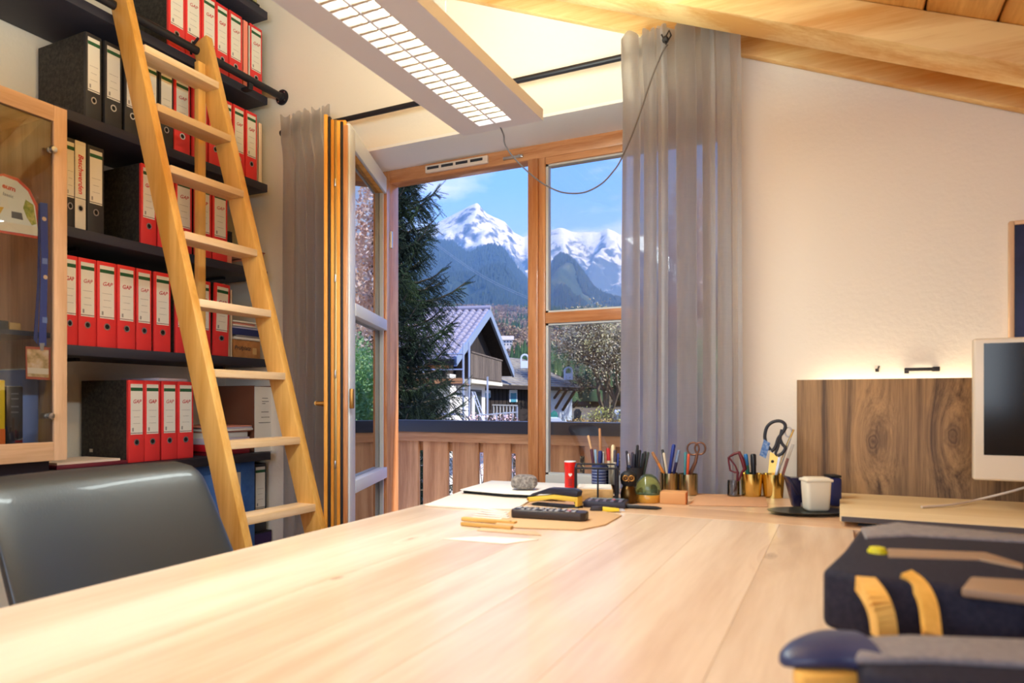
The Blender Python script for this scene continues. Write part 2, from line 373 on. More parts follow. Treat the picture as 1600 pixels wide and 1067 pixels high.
# trickle vent, door closer and catch on the head of the frame
v = thing('trickle_vent', 'white slotted air vent strip along the top of the balcony door frame', 'vent', (-1.55, YF0, CZ+1.085))
a, b = onY(667, 268, YF0).x, onY(764, 257, YF0).x
z0 = CZ+1.062
MB().box(a, b, YF0-.016, YF0, z0, z0+.034).obj('body', mat('vent_white', srgb(226, 206, 190), .4), v, bevel=.003)
sw = (b-a-.03)/4
for i in range(4): MB().box(a+.012+i*(sw+.002), a+.012+i*(sw+.002)+sw-.012, YF0-.0175, YF0-.015, z0+.014, z0+.026).obj('slot', GREYM, v)
k = onY(803, 247, YF0); t = thing('restrictor_arm', 'small steel stay arm on the door head beside the white vent', 'hardware', k)
MB().box(k.x-.05, k.x+.045, YF0-.010, YF0, k.z-.004, k.z+.008).obj('arm', STEEL, t, bevel=.002)
MB().lathe((k.x+.03, YF0-.010, k.z+.002), [(.0, -.004), (.006, -.004), (.006, 0)], 10, (0, 1, 0)).obj('pivot', STEEL, t)

# ------------------------------------------------------------------ balcony door leaf, swung into the room
dl = shell('door_1', (0, 0, 0)); DW = .72; DT = .078; DZ0, DZ1 = .035, CZ+1.062
def dpart(n, m_, x0, x1, y0, y1, z0, z1, bev=.003, label=None, par=None):
    o = MB().box(x0, x1, y0, y1, z0, z1).obj(n, m_, None, bevel=bev, label=label); o.parent = par or dl; return o
WCLAD = mat('pale_cladding', srgb(214, 218, 224), .35, .0)
# outer face is y=0, room face is y=-DT
for x0, x1 in ((0, .085), (DW-.085, DW)):
    dpart('stile', GOLDW, x0, x1, -DT, -.012, DZ0, DZ1)
    dpart('stile_cladding', WCLAD if x0 > .1 else FRAMEZ, x0+.002, x1-.006, -.012, .002, DZ0, DZ1-.01)
for z0, z1 in ((DZ0, DZ0+.10), (DZ1-.085, DZ1)):
    dpart('rail', GOLDW, .085, DW-.085, -DT+.002, -.012, z0, z1)
    dpart('rail_cladding', WCLAD, .085, DW-.085, -.012, .002, z0, z1-.01)
for z0, z1 in ((.715, .765), (CZ+.335, CZ+.385)):
    dpart('glazing_bar', WCLAD, .085, DW-.085, -.045, .004, z0, z1, label='pale cross bar of the open door')
for z0, z1 in ((DZ0+.10, .715), (.765, CZ+.335), (CZ+.385, DZ1-.085)):
    dpart('pane', LEAFG, .080, DW-.080, -.034, -.031, z0, z1, 0)
    dpart('inner_seal', SEAL, .085, .097, -.03, -.012, z0, z1, 0)
# profiled free edge: room-side lip, gaskets, lock strip
dpart('edge_lip', GOLDW, DW-.02, DW+.016, -DT-.014, -DT, DZ0, DZ1+.016, .003)
dpart('gasket', BLACKR, DW-.01, DW+.010, -DT, -DT+.010, DZ0, DZ1+.010, .002)
dpart('edge_strip', GOLDW, DW, DW+.007, -DT+.010, -DT+.022, DZ0, DZ1, .002)
ls = dpart('lock_strip', mat('lock_strip_metal', srgb(176, 150, 100), .35, .8), DW, DW+.0035, -DT+.022, -DT+.033, DZ0, DZ1, .001)
for z in (.35, .82, 1.16, 1.52, 1.88): dpart('lock_pin', STEEL, DW+.0035, DW+.009, -DT+.0245, -DT+.0305, z, z+.03, .002, par=ls)
dpart('edge_strip', GOLDW, DW, DW+.007, -DT+.033, -DT+.046, DZ0, DZ1-.006, .002)
dpart('gasket', BLACKR, DW-.002, DW+.006, -DT+.046, -DT+.056, DZ0, DZ1-.008, .002)
dpart('edge_strip', FRAMEZ, DW, DW+.004, -DT+.056, -.004, DZ0, DZ1-.02, .002)
BRASS = mat('aged_brass', srgb(176, 128, 66), .35, .85)
hz = CZ-.005
dpart('handle_plate', BRASS, DW-.055, DW-.028, -DT-.022, -DT-.014, hz-.07, hz+.07, .003)
h = MB().tube([(DW-.042, -DT-.02, hz), (DW-.042, -DT-.062, hz)], .008, 10).tube([(DW-.042, -DT-.060, hz), (DW-.14, -DT-.064, hz-.004)], .009, 10).obj('handle', BRASS); h.parent = dl
dpart('pull', BRASS, DW-.018, DW+.006, .002, .016, hz-.02, hz+.055, .003)
for z in (.3, 1.85): 
    o = MB().lathe((.0, .004, z), [(0, -.04), (.009, -.04), (.009, .04), (0, .04)], 10).obj('hinge', STEEL); o.parent = dl
dl.location = (-1.950, 2.712, 0); dl.rotation_euler = (0, 0, R(-66.5))

# ------------------------------------------------------------------ curtain rod and curtains
YR = 2.37
t = thing('curtain_rod', 'long black curtain rod across the gable wall above the window recess', 'curtain rod', (-1.4, YR, CZ+1.23))
zr = onY(970, 90, YR).z
xa, xb = onY(443, 210, YR).x, -.335
IRON = mat('black_iron', srgb(38, 38, 46), .45, .3)
MB().tube([(xa+.01, YR, zr), (xb, YR, zr)], .0115, 14).obj('tube', IRON, t)
for xx, sgn in ((xa, -1), (xb, 1)): MB().lathe((xx, YR, zr), [(0, -.014), (.015, -.012), (.017, 0), (.015, .012), (.011, .016)], 14, (-sgn, 0, 0)).obj('finial', IRON, t)
for xx in (-2.22, -1.28, -.545): MB().tube([(xx, YR, zr), (xx, YW-.036, zr)], .006, 8).box(xx-.012, xx+.012, YW-.008 if xx < -1.9 else YW-.008, YW, zr-.03, zr+.03).obj('bracket', IRON, t)

def linen(name):
    m = bpy.data.materials.new(name); m.use_nodes = True; t = m.node_tree; b = t.nodes['Principled BSDF']
    c = N(t, 'ShaderNodeTexCoord')
    nx = N(t, 'ShaderNodeMapping'); nx.inputs['Scale'].default_value = (420, 420, 18); t.links.new(c.outputs['Object'], nx.inputs[0])
    n1 = N(t, 'ShaderNodeTexNoise', i_Scale=1., i_Detail=2.); t.links.new(nx.outputs[0], n1.inputs['Vector'])
    nz = N(t, 'ShaderNodeMapping'); nz.inputs['Scale'].default_value = (16, 16, 420); t.links.new(c.outputs['Object'], nz.inputs[0])
    n2 = N(t, 'ShaderNodeTexNoise', i_Scale=1., i_Detail=2.); t.links.new(nz.outputs[0], n2.inputs['Vector'])
    a = N(t, 'ShaderNodeMath', operation='ADD'); t.links.new(n1.outputs[0], a.inputs[0]); t.links.new(n2.outputs[0], a.inputs[1])
    r = ramp(t, [(.36, srgb(104, 92, 82)), (.64, srgb(160, 142, 126))]); h = N(t, 'ShaderNodeMath', operation='MULTIPLY', i_1=.5); t.links.new(a.outputs[0], h.inputs[0]); t.links.new(h.outputs[0], r.inputs[0])
    t.links.new(r.outputs[0], b.inputs['Base Color']); b.inputs['Roughness'].default_value = .9; b.inputs['Specular IOR Level'].default_value = .1
    bp = N(t, 'ShaderNodeBump', i_Strength=.35, i_Distance=.001); t.links.new(a.outputs[0], bp.inputs['Height']); t.links.new(bp.outputs[0], b.inputs['Normal'])
    tl = N(t, 'ShaderNodeBsdfTranslucent'); tl.inputs[0].default_value = srgb(246, 248, 252)
    ms = N(t, 'ShaderNodeMixShader'); ms.inputs[0].default_value = .76; o = t.nodes['Material Output']
    t.links.new(b.outputs[0], ms.inputs[1]); t.links.new(tl.outputs[0], ms.inputs[2])
    th_ = N(t, 'ShaderNodeBsdfTransparent'); m2 = N(t, 'ShaderNodeMixShader'); m2.inputs[0].default_value = .15      # open weave
    t.links.new(ms.outputs[0], m2.inputs[1]); t.links.new(th_.outputs[0], m2.inputs[2]); t.links.new(m2.outputs[0], o.inputs[0]); return m
LINEN = linen('linen')
def curtain(name, panels, seed, label, zt, spread=0.):
    """cloth hanging in box pleats: doubled front panels with single-layer cloth set back between them.
    panels = [(left x, right x)] at half height; spread widens the set-back strips toward the hem"""
    rnd = random.Random(seed); nz, z0, k = 46, .03, 7; hd = zt-.125
    ne = len(panels)*2; wob = [(rnd.uniform(0, 40), rnd.uniform(.003, .008)) for _ in range(ne)]; fy = [rnd.uniform(-.008, .008) for _ in range(ne)]
    xm = (panels[0][0]+panels[-1][1])/2
    def path(w):
        E = []
        for i, (a, b) in enumerate(panels):
            for j, x in enumerate((a, b)):
                q = wob[i*2+j]; dx = noise.noise(Vector((q[0], w*1.7, 0)))*q[1]*1.6*(1-.6*w)
                dx += (.5-w)*spread*(x-xm); E.append(x+dx)
        P = []
        for i in range(len(panels)):
            l, r = E[2*i], E[2*i+1]; p = r-l; o = fy[2*i]; f = fy[2*i+1]
            sway = .010*noise.noise(Vector((seed, w*2.0, i*.8)))*(1-.5*w)
            if i: P.append((l-.002, .014+sway)); P.append((l+.44*p, .016+sway)); P.append((l+.50*p, .009+sway))
            P += [(l+.010, .002+sway), (l-.002, -.010+o*.4+sway), (l+.008, -.026+o+sway), (l+p*.5, -.034+o+sway), (r-.008, -.028+f+sway), (r+.002, -.012+f*.4+sway), (r-.010, .001+sway)]
            if i < len(panels)-1: P.append((l+.56*p, .008+sway)); P.append((l+.60*p, .016+sway)); P.append((r+.002, .015+sway))
        return P
    V, F = [], []; n = None
    for j in range(nz+1):
        w = j/nz; z = z0+(zt-z0)*w
        P = smooth_path([Vector((x, y, 0)) for x, y in path(w)], k); n = len(P)
        t_ = min(1, max(0, (z-(zr-.16))/.11)); t_ = t_*t_*(3-2*t_); top = min(1, max(0, (z-zr-.012)/.035))
        for i, q in enumerate(P):
            y = q.y*(1-t_)+(-.030+q.y*.32)*t_                   # heading: the cloth passes in front of the rod
            y += top*q.y*.25
            zz = z+(.010*math.sin(i*.23+seed)+.006*noise.noise(Vector((i*.11, seed, 0))))*w**8
            V.append((q.x, YR+y-(.003 if z > hd else 0)-(.003 if abs(z-hd) < .022 else 0), zz))
    for j in range(nz):
        for i in range(n-1): a = j*n+i; F.append((a, a+1, a+n+1, a+n))
    o = link(name, from_np(name, np.array(V), np.array(F), LINEN, True)); return tag(o, label, 'curtain')
def smooth_path(p, k=5):
    out = []
    for i in range(len(p)-1):
        a, b, c, d = p[max(i-1, 0)], p[i], p[i+1], p[min(i+2, len(p)-1)]
        for j in range(k):
            s = j/k; out.append(.5*((2*b)+(c-a)*s+(2*a-5*b+4*c-d)*s*s+(3*b-3*c+d-a)*s**3))
    return out+[p[-1]]
zt = zr+.052
XP = lambda px: onY(px, 450, YR-.02).x
curtain('curtain', [(XP(a), XP(b)) for a, b in ((971, 997), (1005, 1022), (1028, 1042), (1057, 1087), (1098, 1117), (1122, 1142), (1146, 1160))], 3, 'grey linen curtain right of the balcony window, backlit in blue stripes', zt, .06)
curtain('curtain.001', [(XP(a), XP(b)) for a, b in ((443, 457), (462, 474), (479, 489), (493, 505), (509, 520))], 11, 'grey linen curtain bunched beside the open balcony door', zt, .05)

# ------------------------------------------------------------------ pendant light over the desk
LX0, LX1, LY0, LY1, LZ = -1.121, -.835, .12, 1.968, CZ+.88; LH = .036
OX0, OX1, OY0, OY1 = -1.037, -.921, .30, 1.920
t = thing('pendant_light', 'long flat white office pendant light with two rows of louvre cells', 'ceiling light', ((LX0+LX1)/2, (LY0+LY1)/2, LZ))
LMET = mat('lamp_white_metal', srgb(226, 228, 240), .45)
m = MB().box(LX0, OX0, LY0, LY1, LZ, LZ+LH).box(OX1, LX1, LY0, LY1, LZ, LZ+LH).box(OX0, OX1, OY1, LY1, LZ, LZ+LH).box(OX0, OX1, LY0, OY0, LZ, LZ+LH)
m.box(OX0, OX1, OY0, OY1, LZ+LH-.004, LZ+LH)
m.obj('housing', LMET, t)
LOUV = mat('louvre_reflector', srgb(236, 226, 200), .25, .55)
xm = (OX0+OX1)/2
MB().box(xm-.003, xm+.003, OY0, OY1, LZ-.001, LZ+LH-.005).obj('divider', LMET, t)
m = MB(); ncell = 46; st = (OY1-OY0)/ncell
for i in range(1, ncell):
    y = OY0+i*st
    for a, b in ((OX0, xm-.003), (xm+.003, OX1)):
        m.prism([(a, y-.0045, LZ+.001), (a, y+.0045, LZ+.001), (a, y+.0012, LZ+.020), (a, y-.0012, LZ+.020)], (b-a, 0, 0))
m.obj('louvre', LOUV, t)
TUBE = mat('fluorescent_tube', (1, 1, 1, 1), .5, emit=(1, .92, .74, 1), estr=9.)
for a in (OX0+.029, OX1-.029): MB().tube([(a, OY0+.01, LZ+.0255), (a, OY1-.01, LZ+.0255)], .0065, 8).obj('tube', TUBE, t)
DWNL = light('lamp_light', 'AREA', (xm, (OY0+OY1)/2, LZ-.004), 25, (.89, 1, .97), aim=(0, 0, -1), shape='RECTANGLE', size=.11, size_y=OY1-OY0)
UPL = light('lamp_uplight', 'AREA', (xm, (OY0+OY1)/2, LZ+LH+.012), 44, (.90, 1, .84), aim=(0, 0, 1), shape='RECTANGLE', size=.2, size_y=OY1-OY0)
WIREM = mat('thin_wire', srgb(190, 185, 175), .4, .6)
wx, wy = onZ(786, 172, LZ+LH).x, onZ(786, 172, LZ+LH).y
for (a, b) in ((xm, 1.62), (xm, .42)):
    zc = roof(a)
    MB().tube([(a, b, LZ+LH), (a, b, zc)], .0012, 6).obj('suspension_wire', WIREM, t)
# lamp cable sagging from the lamp end over to the curtain rod
pts = [Vector((xm, LY1-.015, LZ+.004)), Vector((xm-.004, LY1+.02, LZ-.012))]
for (px, py, y) in ((790, 228, 2.02), (808, 252, 2.06), (840, 281, 2.12), (868, 297, 2.16), (890, 302, 2.19), (915, 300, 2.22), (940, 287, 2.25), (958, 268, 2.265), (970, 250, 2.27), (988, 210, 2.275), (1003, 168, 2.28), (1020, 118, 2.29), (1036, 80, 2.305), (1043, 70, 2.315)): pts.append(onY(px, py, y))
cab = MB().tube(smooth_path(pts), .0026, 8).obj('lamp_cable', mat('cable_grey', srgb(96, 92, 94), .3, spec=.6))
tag(cab, 'thin lamp cable sagging from the pendant light across the window to the curtain rod', 'cable')
k = onY(1045, 70, YR)
MB().lathe((k.x, YR-.052, zr), [(.004, -.011), (.011, -.006), (.012, .006), (.004, .011)], 10, (1, 0, .3)).tube([(k.x, YR-.05, zr+.01), (k.x+.014, YR-.056, zr+.026), (k.x+.020, YR-.056, zr+.008), (k.x+.004, YR-.058, zr-.02), (k.x-.012, YR-.056, zr+.018)], .003, 6).obj('cable_knot', mat('dark_cord', srgb(44, 36, 34), .7), cab, label='dark knot of cord round the curtain rod')
# ================================================================== OUTSIDE
rng = np.random.default_rng(5)
# ------------------------------------------------------------------ balcony
bf = MB().box(-3.2, 1.2, YW+.36, 3.62, -.16, -.02).obj('balcony_floor', mat('balcony_concrete', srgb(216, 214, 210), .8, bump=(30, .3)), kind='structure')
MB().box(-2.9, 2.5, YW+.345, YW+.36, 0, .02).obj('trim_2', GREYM, kind='structure')
YB = 3.52
t = thing('balcony_railing', 'wooden balcony railing with wide boards and a dark metal handrail cap', 'railing', (-1.4, YB, 0))
zt_ = onY(720, 657.5, YB).z; zb_ = onY(720, 676, YB).z
MB().box(-3.2, 1.2, YB-.01, YB+.12, zb_+.012, zt_).box(-3.2, 1.2, YB-.012, YB-.008, zb_, zt_).obj('handrail', GREYM, t, bevel=.004)
z1 = onY(720, 675, YB+.01).z; z2 = onY(720, 691, YB+.01).z
MB().box(-3.2, 1.2, YB+.005, YB+.045, z2, z1+.01).obj('top_rail', RAILX, t, bevel=.004)
zk = onY(703, 705, YB+.07).z
MB().box(-3.2, 1.2, YB+.072, YB+.11, zk, z1).obj('backing_rail', RAILX, t, bevel=.003)
MB().box(-3.2, 1.2, YB+.072, YB+.11, .12, .22).obj('backing_rail', RAILX, t, bevel=.003)
g0 = onY(657, 720, YB+.045).x; g1 = onY(801, 720, YB+.045).x; pit = (g1-g0)/3
bw = pit-.032
for i in range(-4, 13):
    xc = g0+pit*(i+.5)
    if -3.1 < xc < 1.1: MB().box(xc-bw/2, xc+bw/2, YB+.046, YB+.070, .06, z1-.004).obj('board', RAILZ if False else RAILW, t, bevel=.004, seg=1)
for xx in (-3.1, -.2, 1.1): MB().box(xx-.04, xx+.04, YB+.072, YB+.12, -.02, z1).obj('post', RAILW, t, bevel=.004)

# ------------------------------------------------------------------ land: valley floor, forest hill, mountains
def noise_fn(x, y, s, o=4): return noise.fractal(Vector((x*s, y*s, 3.3)), 1.0, 2.0, o)
def lerp(p, x):
    if x <= p[0][0]: return p[0][1]
    for (a, b), (c, d) in zip(p, p[1:]):
        if x <= c: return b+(d-b)*(x-a)/(c-a)
    return p[-1][1]
C1 = [(-700, 545), (500, 528), (680, 520), (760, 516), (830, 520), (900, 512), (960, 508), (1200, 520), (2300, 545)]
C2 = [(-700, 500), (500, 470), (640, 462), (690, 472), (760, 478), (830, 484), (880, 486), (960, 482), (1200, 492), (2300, 515)]
D1, D2, DF = 620., 1300., 250.
def hill(a, d):
    px = 800+a*FPX; h1 = (HY-lerp(C1, px))/FPX*D1-11; h2 = (HY-lerp(C2, px))/FPX*D2-13
    if d < DF: h = -4.
    elif d < D1: s = (d-DF)/(D1-DF); h = -4+(h1+4)*(s**1.15)
    elif d < D2: s = (d-D1)/(D2-D1); h = h1+(h2-h1)*s-9*math.sin(math.pi*s)
    else: s = min(1, (d-D2)/900); h = h2-130*s
    k = min(1, max(0, (d-DF)/200)); x, y = a*d, d
    return h+k*noise_fn(x, y, .008)*9
def relief(name, a0, a1, na, d0, d1, nd, hf, m, power=1.0):
    A = [a0+(a1-a0)*i/na for i in range(na+1)]; Dd = [d0+(d1-d0)*((j/nd)**power) for j in range(nd+1)]
    V = [tuple(W(a*d, d, hf(a, d))) for d in Dd for a in A]
    F = [(j*(na+1)+i, j*(na+1)+i+1, (j+1)*(na+1)+i+1, (j+1)*(na+1)+i) for j in range(nd) for i in range(na)]
    o = link(name, from_np(name, np.array(V), np.array(F), m, True)); o['kind'] = 'structure'; return o
relief('valley_ground', -1.3, 1.7, 90, 5, 2200, 70, hill, noisy('meadow', [srgb(84, 72, 56), srgb(112, 98, 76), srgb(104, 108, 70)], .02, .9), 1.8)
# forested foothills in front of the snow peaks
CB = [(-900, 330), (300, 350), (560, 368), (640, 364), (668, 371), (690, 375), (707, 376), (716, 383), (727, 392), (738, 392), (750, 386), (760, 382), (772, 381), (782, 386), (792, 397), (803, 412), (815, 428), (826, 440), (838, 449), (846, 436), (856, 420), (866, 405), (876, 397), (888, 400), (897, 408), (906, 420), (916, 433), (926, 447), (936, 457), (948, 463), (975, 466), (1050, 440), (1200, 400), (2400, 380)]
DB0, DB1 = 1500., 2700.
def foothill(a, d):
    px = 800+a*FPX; hc = (HY-lerp(CB, px))/FPX*DB1-12
    base = 100.
    if d < DB1: s = (d-DB0)/(DB1-DB0); h = base+(hc-base)*(s**.92)
    else: h = hc-(d-DB1)*.55
    env = min(1, max(0, (DB1-d)/350))*.85+.06
    x, y = a*d, d
    h += env*(noise.ridged_multi_fractal(Vector((x*.0022, y*.0016, 1.7)), 1., 2., 5, 1., 2.)-1.2)*85+(env+.1)*noise_fn(x, y, .016)*14
    return h
FOOTM = noisy('foothill_forest', [srgb(24, 44, 40), srgb(40, 62, 48), srgb(76, 82, 58)], .012, .95, bump=.9, dist=6., detail=8)
relief('mountain', -1.2, 1.5, 420, DB0, 3300, 80, foothill, FOOTM)
# snow peaks
CS = [(-900, 400), (300, 395), (520, 385), (600, 378), (660, 362), (672, 356), (690, 344), (712, 333), (728, 325), (745, 318), (752, 325), (760, 334), (770, 338), (780, 342), (790, 347), (797, 356), (803, 363), (810, 366), (818, 370), (826, 366), (838, 364), (850, 362), (860, 359), (868, 356), (876, 354), (884, 357), (893, 361), (905, 362), (918, 362), (930, 362), (938, 363), (945, 359), (951, 358), (960, 362), (970, 367), (990, 360), (1050, 372), (1200, 380), (2400, 400)]
DS0, DS1 = 3600., 6000.
def peaks(a, d):
    px = 800+a*FPX; hc = (HY-lerp(CS, px))/FPX*DS1
    x, y = a*d, d
    base = 420.
    if d < DS1: s = max(0, (d-DS0)/(DS1-DS0)); h = base+(hc-base)*(.55*s+.45*s*s)
    else: s = 1; h = hc-(d-DS1)*.9
    env = min(1, max(0, (DS1-d)/500))*.9+.03
    rg = noise.ridged_multi_fractal(Vector((x*.0016, y*.0009, 7.7)), .9, 2.1, 6, 1., 2.)-1.25
    h += env*rg*150+env*noise_fn(x, y, .006, 5)*40+env*(noise.ridged_multi_fractal(Vector((x*.0058, y*.0030, 2.2)), .9, 2.1, 4, 1., 2.)-1.2)*42
    if d < DS1:                                     # buttress running down from the summit
        sp = 747+(1-s)*(60)
        for (c0, sl, wd, am) in ((747, 95, 42, 260), (876, 60, 26, 140), (950, -40, 24, 120)):
            sp = c0+(1-s)*sl; h += am*max(0, 1-abs(px-sp)/wd)*math.sin(math.pi*min(1, s))**.8*(.3+.7*s)
    return h
PM = bpy.data.materials.new('snow_and_rock'); PM.use_nodes = True; tt = PM.node_tree; bb = tt.nodes['Principled BSDF']
ge = N(tt, 'ShaderNodeNewGeometry'); sp_ = N(tt, 'ShaderNodeSeparateXYZ'); tt.links.new(ge.outputs['Normal'], sp_.inputs[0])
co = N(tt, 'ShaderNodeTexCoord'); nn = N(tt, 'ShaderNodeTexNoise', i_Scale=.010, i_Detail=10., i_Roughness=.68); tt.links.new(co.outputs['Object'], nn.inputs['Vector'])
sub = N(tt, 'ShaderNodeMath', operation='MULTIPLY_ADD', i_1=1.1); tt.links.new(nn.outputs[0], sub.inputs[0]); tt.links.new(sp_.outputs[2], sub.inputs[2])
pz = N(tt, 'ShaderNodeSeparateXYZ'); tt.links.new(co.outputs['Object'], pz.inputs[0])
alt = N(tt, 'ShaderNodeMapRange', i_1=600., i_2=1250., i_3=-.30, i_4=.06); tt.links.new(pz.outputs[2], alt.inputs[0])
ad = N(tt, 'ShaderNodeMath', operation='ADD'); tt.links.new(sub.outputs[0], ad.inputs[0]); tt.links.new(alt.outputs[0], ad.inputs[1])
rr_ = ramp(tt, [(.565, srgb(60, 70, 88)), (.62, srgb(120, 128, 142)), (.668, srgb(208, 212, 220))], None)
sc_ = N(tt, 'ShaderNodeMath', operation='MULTIPLY', i_1=.5); tt.links.new(ad.outputs[0], sc_.inputs[0]); tt.links.new(sc_.outputs[0], rr_.inputs[0])
tt.links.new(rr_.outputs[0], bb.inputs['Base Color']); bb.inputs['Roughness'].default_value = .9; bb.inputs['Specular IOR Level'].default_value = .1
bp = N(tt, 'ShaderNodeBump', i_Strength=.9, i_Distance=22.); tt.links.new(nn.outputs[0], bp.inputs['Height']); tt.links.new(bp.outputs[0], bb.inputs['Normal'])
relief('mountain.001', -1.1, 1.4, 560, DS0, 6700, 120, peaks, PM)

# aerial haze: a real body of thin scattering air over the valley
hz_ = MB(); p = [W(-9000, 420, -60), W(11000, 420, -60), W(11000, 9500, -60), W(-9000, 9500, -60)]
hz_.prism(p, (0, 0, 860))
HZ = bpy.data.materials.new('haze_air'); HZ.use_nodes = True; th = HZ.node_tree; th.nodes.clear()
vsn = N(th, 'ShaderNodeVolumeScatter'); vsn.inputs['Color'].default_value = (.26, .54, 1, 1); vsn.inputs['Density'].default_value = .00030; vsn.inputs['Anisotropy'].default_value = .25
oo = N(th, 'ShaderNodeOutputMaterial'); th.links.new(vsn.outputs[0], oo.inputs['Volume'])
hob = hz_.obj('haze', HZ); hob['kind'] = 'stuff'; hob['label'] = 'thin blue aerial haze between the valley and the mountains'; hob['category'] = 'haze'

# ------------------------------------------------------------------ forests (beyond counting)
def cones(pts, hs, ws, sides=5, tiers=1):
    V, F = [], []
    ang = np.arange(sides)*2*math.pi/sides
    for (p, h, w) in zip(pts, hs, ws):
        for k in range(tiers):
            o = len(V); z0 = h*(.12+.30*k); z1 = h*(min(1, .62+.38*k)) if tiers > 1 else h; ww = w*(1-.36*k); rot = rng.random()*6
            for a in ang: V.append((p[0]+math.cos(a+rot)*ww, p[1]+math.sin(a+rot)*ww, p[2]+z0))
            V.append((p[0], p[1], p[2]+z1))
            for i in range(sides): F.append((o+i, o+(i+1) % sides, o+sides))
    return np.array(V), np.array(F)
def fuzz(pts, hs, ws, n, size, low=.15):
    """open crowns: many small leaf-sized or twig-sized triangles through an ellipsoid"""
    V = np.zeros((len(pts)*n*3, 3)); k = 0
    for (p, h, w) in zip(pts, hs, ws):
        u = rng.normal(size=(n, 3)); u /= np.linalg.norm(u, axis=1)[:, None]; u *= (rng.random((n, 1))**.38)
        c = np.array([p[0], p[1], p[2]+h*(low+(1-low)*.5)])+u*np.array([w, w, h*(1-low)*.5])
        for j in range(3):
            q = rng.normal(size=(n, 3)); q /= np.linalg.norm(q, axis=1)[:, None]; V[k+j:k+3*n:3] = c+q*size*h
        k += 3*n
    return V, np.arange(len(V)).reshape(-1, 3)
CONM = noisy('conifer_green', [srgb(22, 42, 26), srgb(40, 66, 38), srgb(66, 90, 52)], .03, .9)
BAREM = noisy('bare_crowns', [srgb(108, 88, 70), srgb(150, 126, 104), srgb(176, 156, 130)], .03, .95)
BUDM = noisy('budding_crowns', [srgb(120, 122, 76), srgb(156, 154, 100), srgb(180, 172, 124)], .05, .95)
cp, ch_, cw, bpnt, bh, bw_, gp, gh, gw = [], [], [], [], [], [], [], [], []
for i in range(12000):
    a = rng.uniform(-.17, .40); d = math.sqrt(rng.uniform(265**2, 1320**2))
    if rng.random() < .35: d = rng.uniform(265, 640)
    px = 800+a*FPX; h0 = hill(a, d); p = W(a*d, d, h0); q = noise_fn(a*d, d, .006, 3)+.25*(rng.random()-.5)
    band = (d-D1)/(D2-D1)
    if 420 < d < 605 and (774 < px < 806 or 868 < px < 902): continue
    con = q+(.35 if (px > 850 and d > 900) else 0)+(.25 if (d > 560 and 850 < px < 880 and d < 760) else 0)-(.1 if px < 850 else 0)
    if con > .10: cp.append(p); ch_.append(rng.uniform(13, 21)); cw.append(rng.uniform(2.6, 4.0))
    elif q < -.55 or rng.random() < .03: gp.append(p); gh.append(rng.uniform(9, 14)); gw.append(rng.uniform(3.5, 5.5))
    else: bpnt.append(p); bh.append(rng.uniform(9, 15)); bw_.append(rng.uniform(3.5, 5.5))
def stuff(name, vf, m, label, cat):
    o = link(name, from_np(name, vf[0], vf[1], m)); tag(o, label, cat, kind='stuff'); return o
stuff('conifer_forest', cones(cp, ch_, cw, 5, 2), CONM, 'dark green conifer forest on the hill beyond the houses', 'forest')
stuff('bare_forest', fuzz(bpnt, bh, bw_, 40, .11), BAREM, 'brown leafless forest covering the hill beyond the houses', 'forest')
stuff('budding_forest', fuzz(gp, gh, gw, 44, .09), BUDM, 'pale green budding trees scattered through the hill forest', 'forest')
fp, fh, fw = [], [], []
for i in range(17000):
    a = rng.uniform(-.18, .24); d = math.sqrt(rng.uniform(1650**2, 2740**2)); 
    if noise_fn(a*d, d, .004, 4) < -.28: continue
    fp.append(W(a*d, d, foothill(a, d)-3)); fh.append(rng.uniform(14, 30)); fw.append(rng.uniform(5, 9))
stuff('mountain_forest', cones(fp, fh, fw, 4, 1), mat('far_conifer', srgb(26, 46, 36), .95), 'dark spruce forest covering the foothills below the snow peaks', 'forest')

# ropeway cables over the foothills
for k, dy in enumerate((0, 3)):
    pts = []
    for i in range(25):
        s = i/24; px = 676+s*(836-676); py = 376+dy+s*(468-376)+math.sin(math.pi*s)*9
        pts.append(far(px, py, 1700-300*s))
    o = MB().tube(pts, .42, 5).obj('ropeway_cable', mat('cable_far', srgb(150, 160, 172), .5)); tag(o, ('upper' if k == 0 else 'lower')+' of two thin grey ropeway cables crossing the blue foothills', 'cable')

# ------------------------------------------------------------------ chalet with tiled roof
G, Rr = Vector((.193, .981)), Vector((-.981, .193))
def H1(s, t, z): l = -1.9+G.x*s+Rr.x*t; d = 23+G.y*s+Rr.y*t; return W(l, d, z)
TILE = mat('grey_tile', srgb(150, 142, 148), .32, spec=.6, bump=(3, .2, .01)); DARKW = wood('dark_boarding', srgb(26, 19, 15), srgb(46, 34, 27), 'Z', 6., .8); GREYW = wood('grey_boarding', srgb(76, 64, 54), srgb(110, 96, 82), 'Z', 5., .8)
RENDERM = mat('white_render', srgb(232, 226, 216), .9, bump=(2, .2, .02)); VERGE = mat('verge_blue_grey', srgb(122, 136, 158), .6)
ORANGEW = mat('fresh_timber', srgb(206, 140, 84), .7); TEALB = mat('teal_board', srgb(120, 176, 170), .6); DARKG = mat('dark_window_glass', srgb(40, 52, 60), .15, spec=.8)
t1 = thing('chalet', 'chalet with grey tiled roof, dark gable and wooden balcony behind the spruce', 'house', H1(4, 5, -4.0))
SA, ZE, ZR = 5.1, 1.5, 3.8; LT = 13.
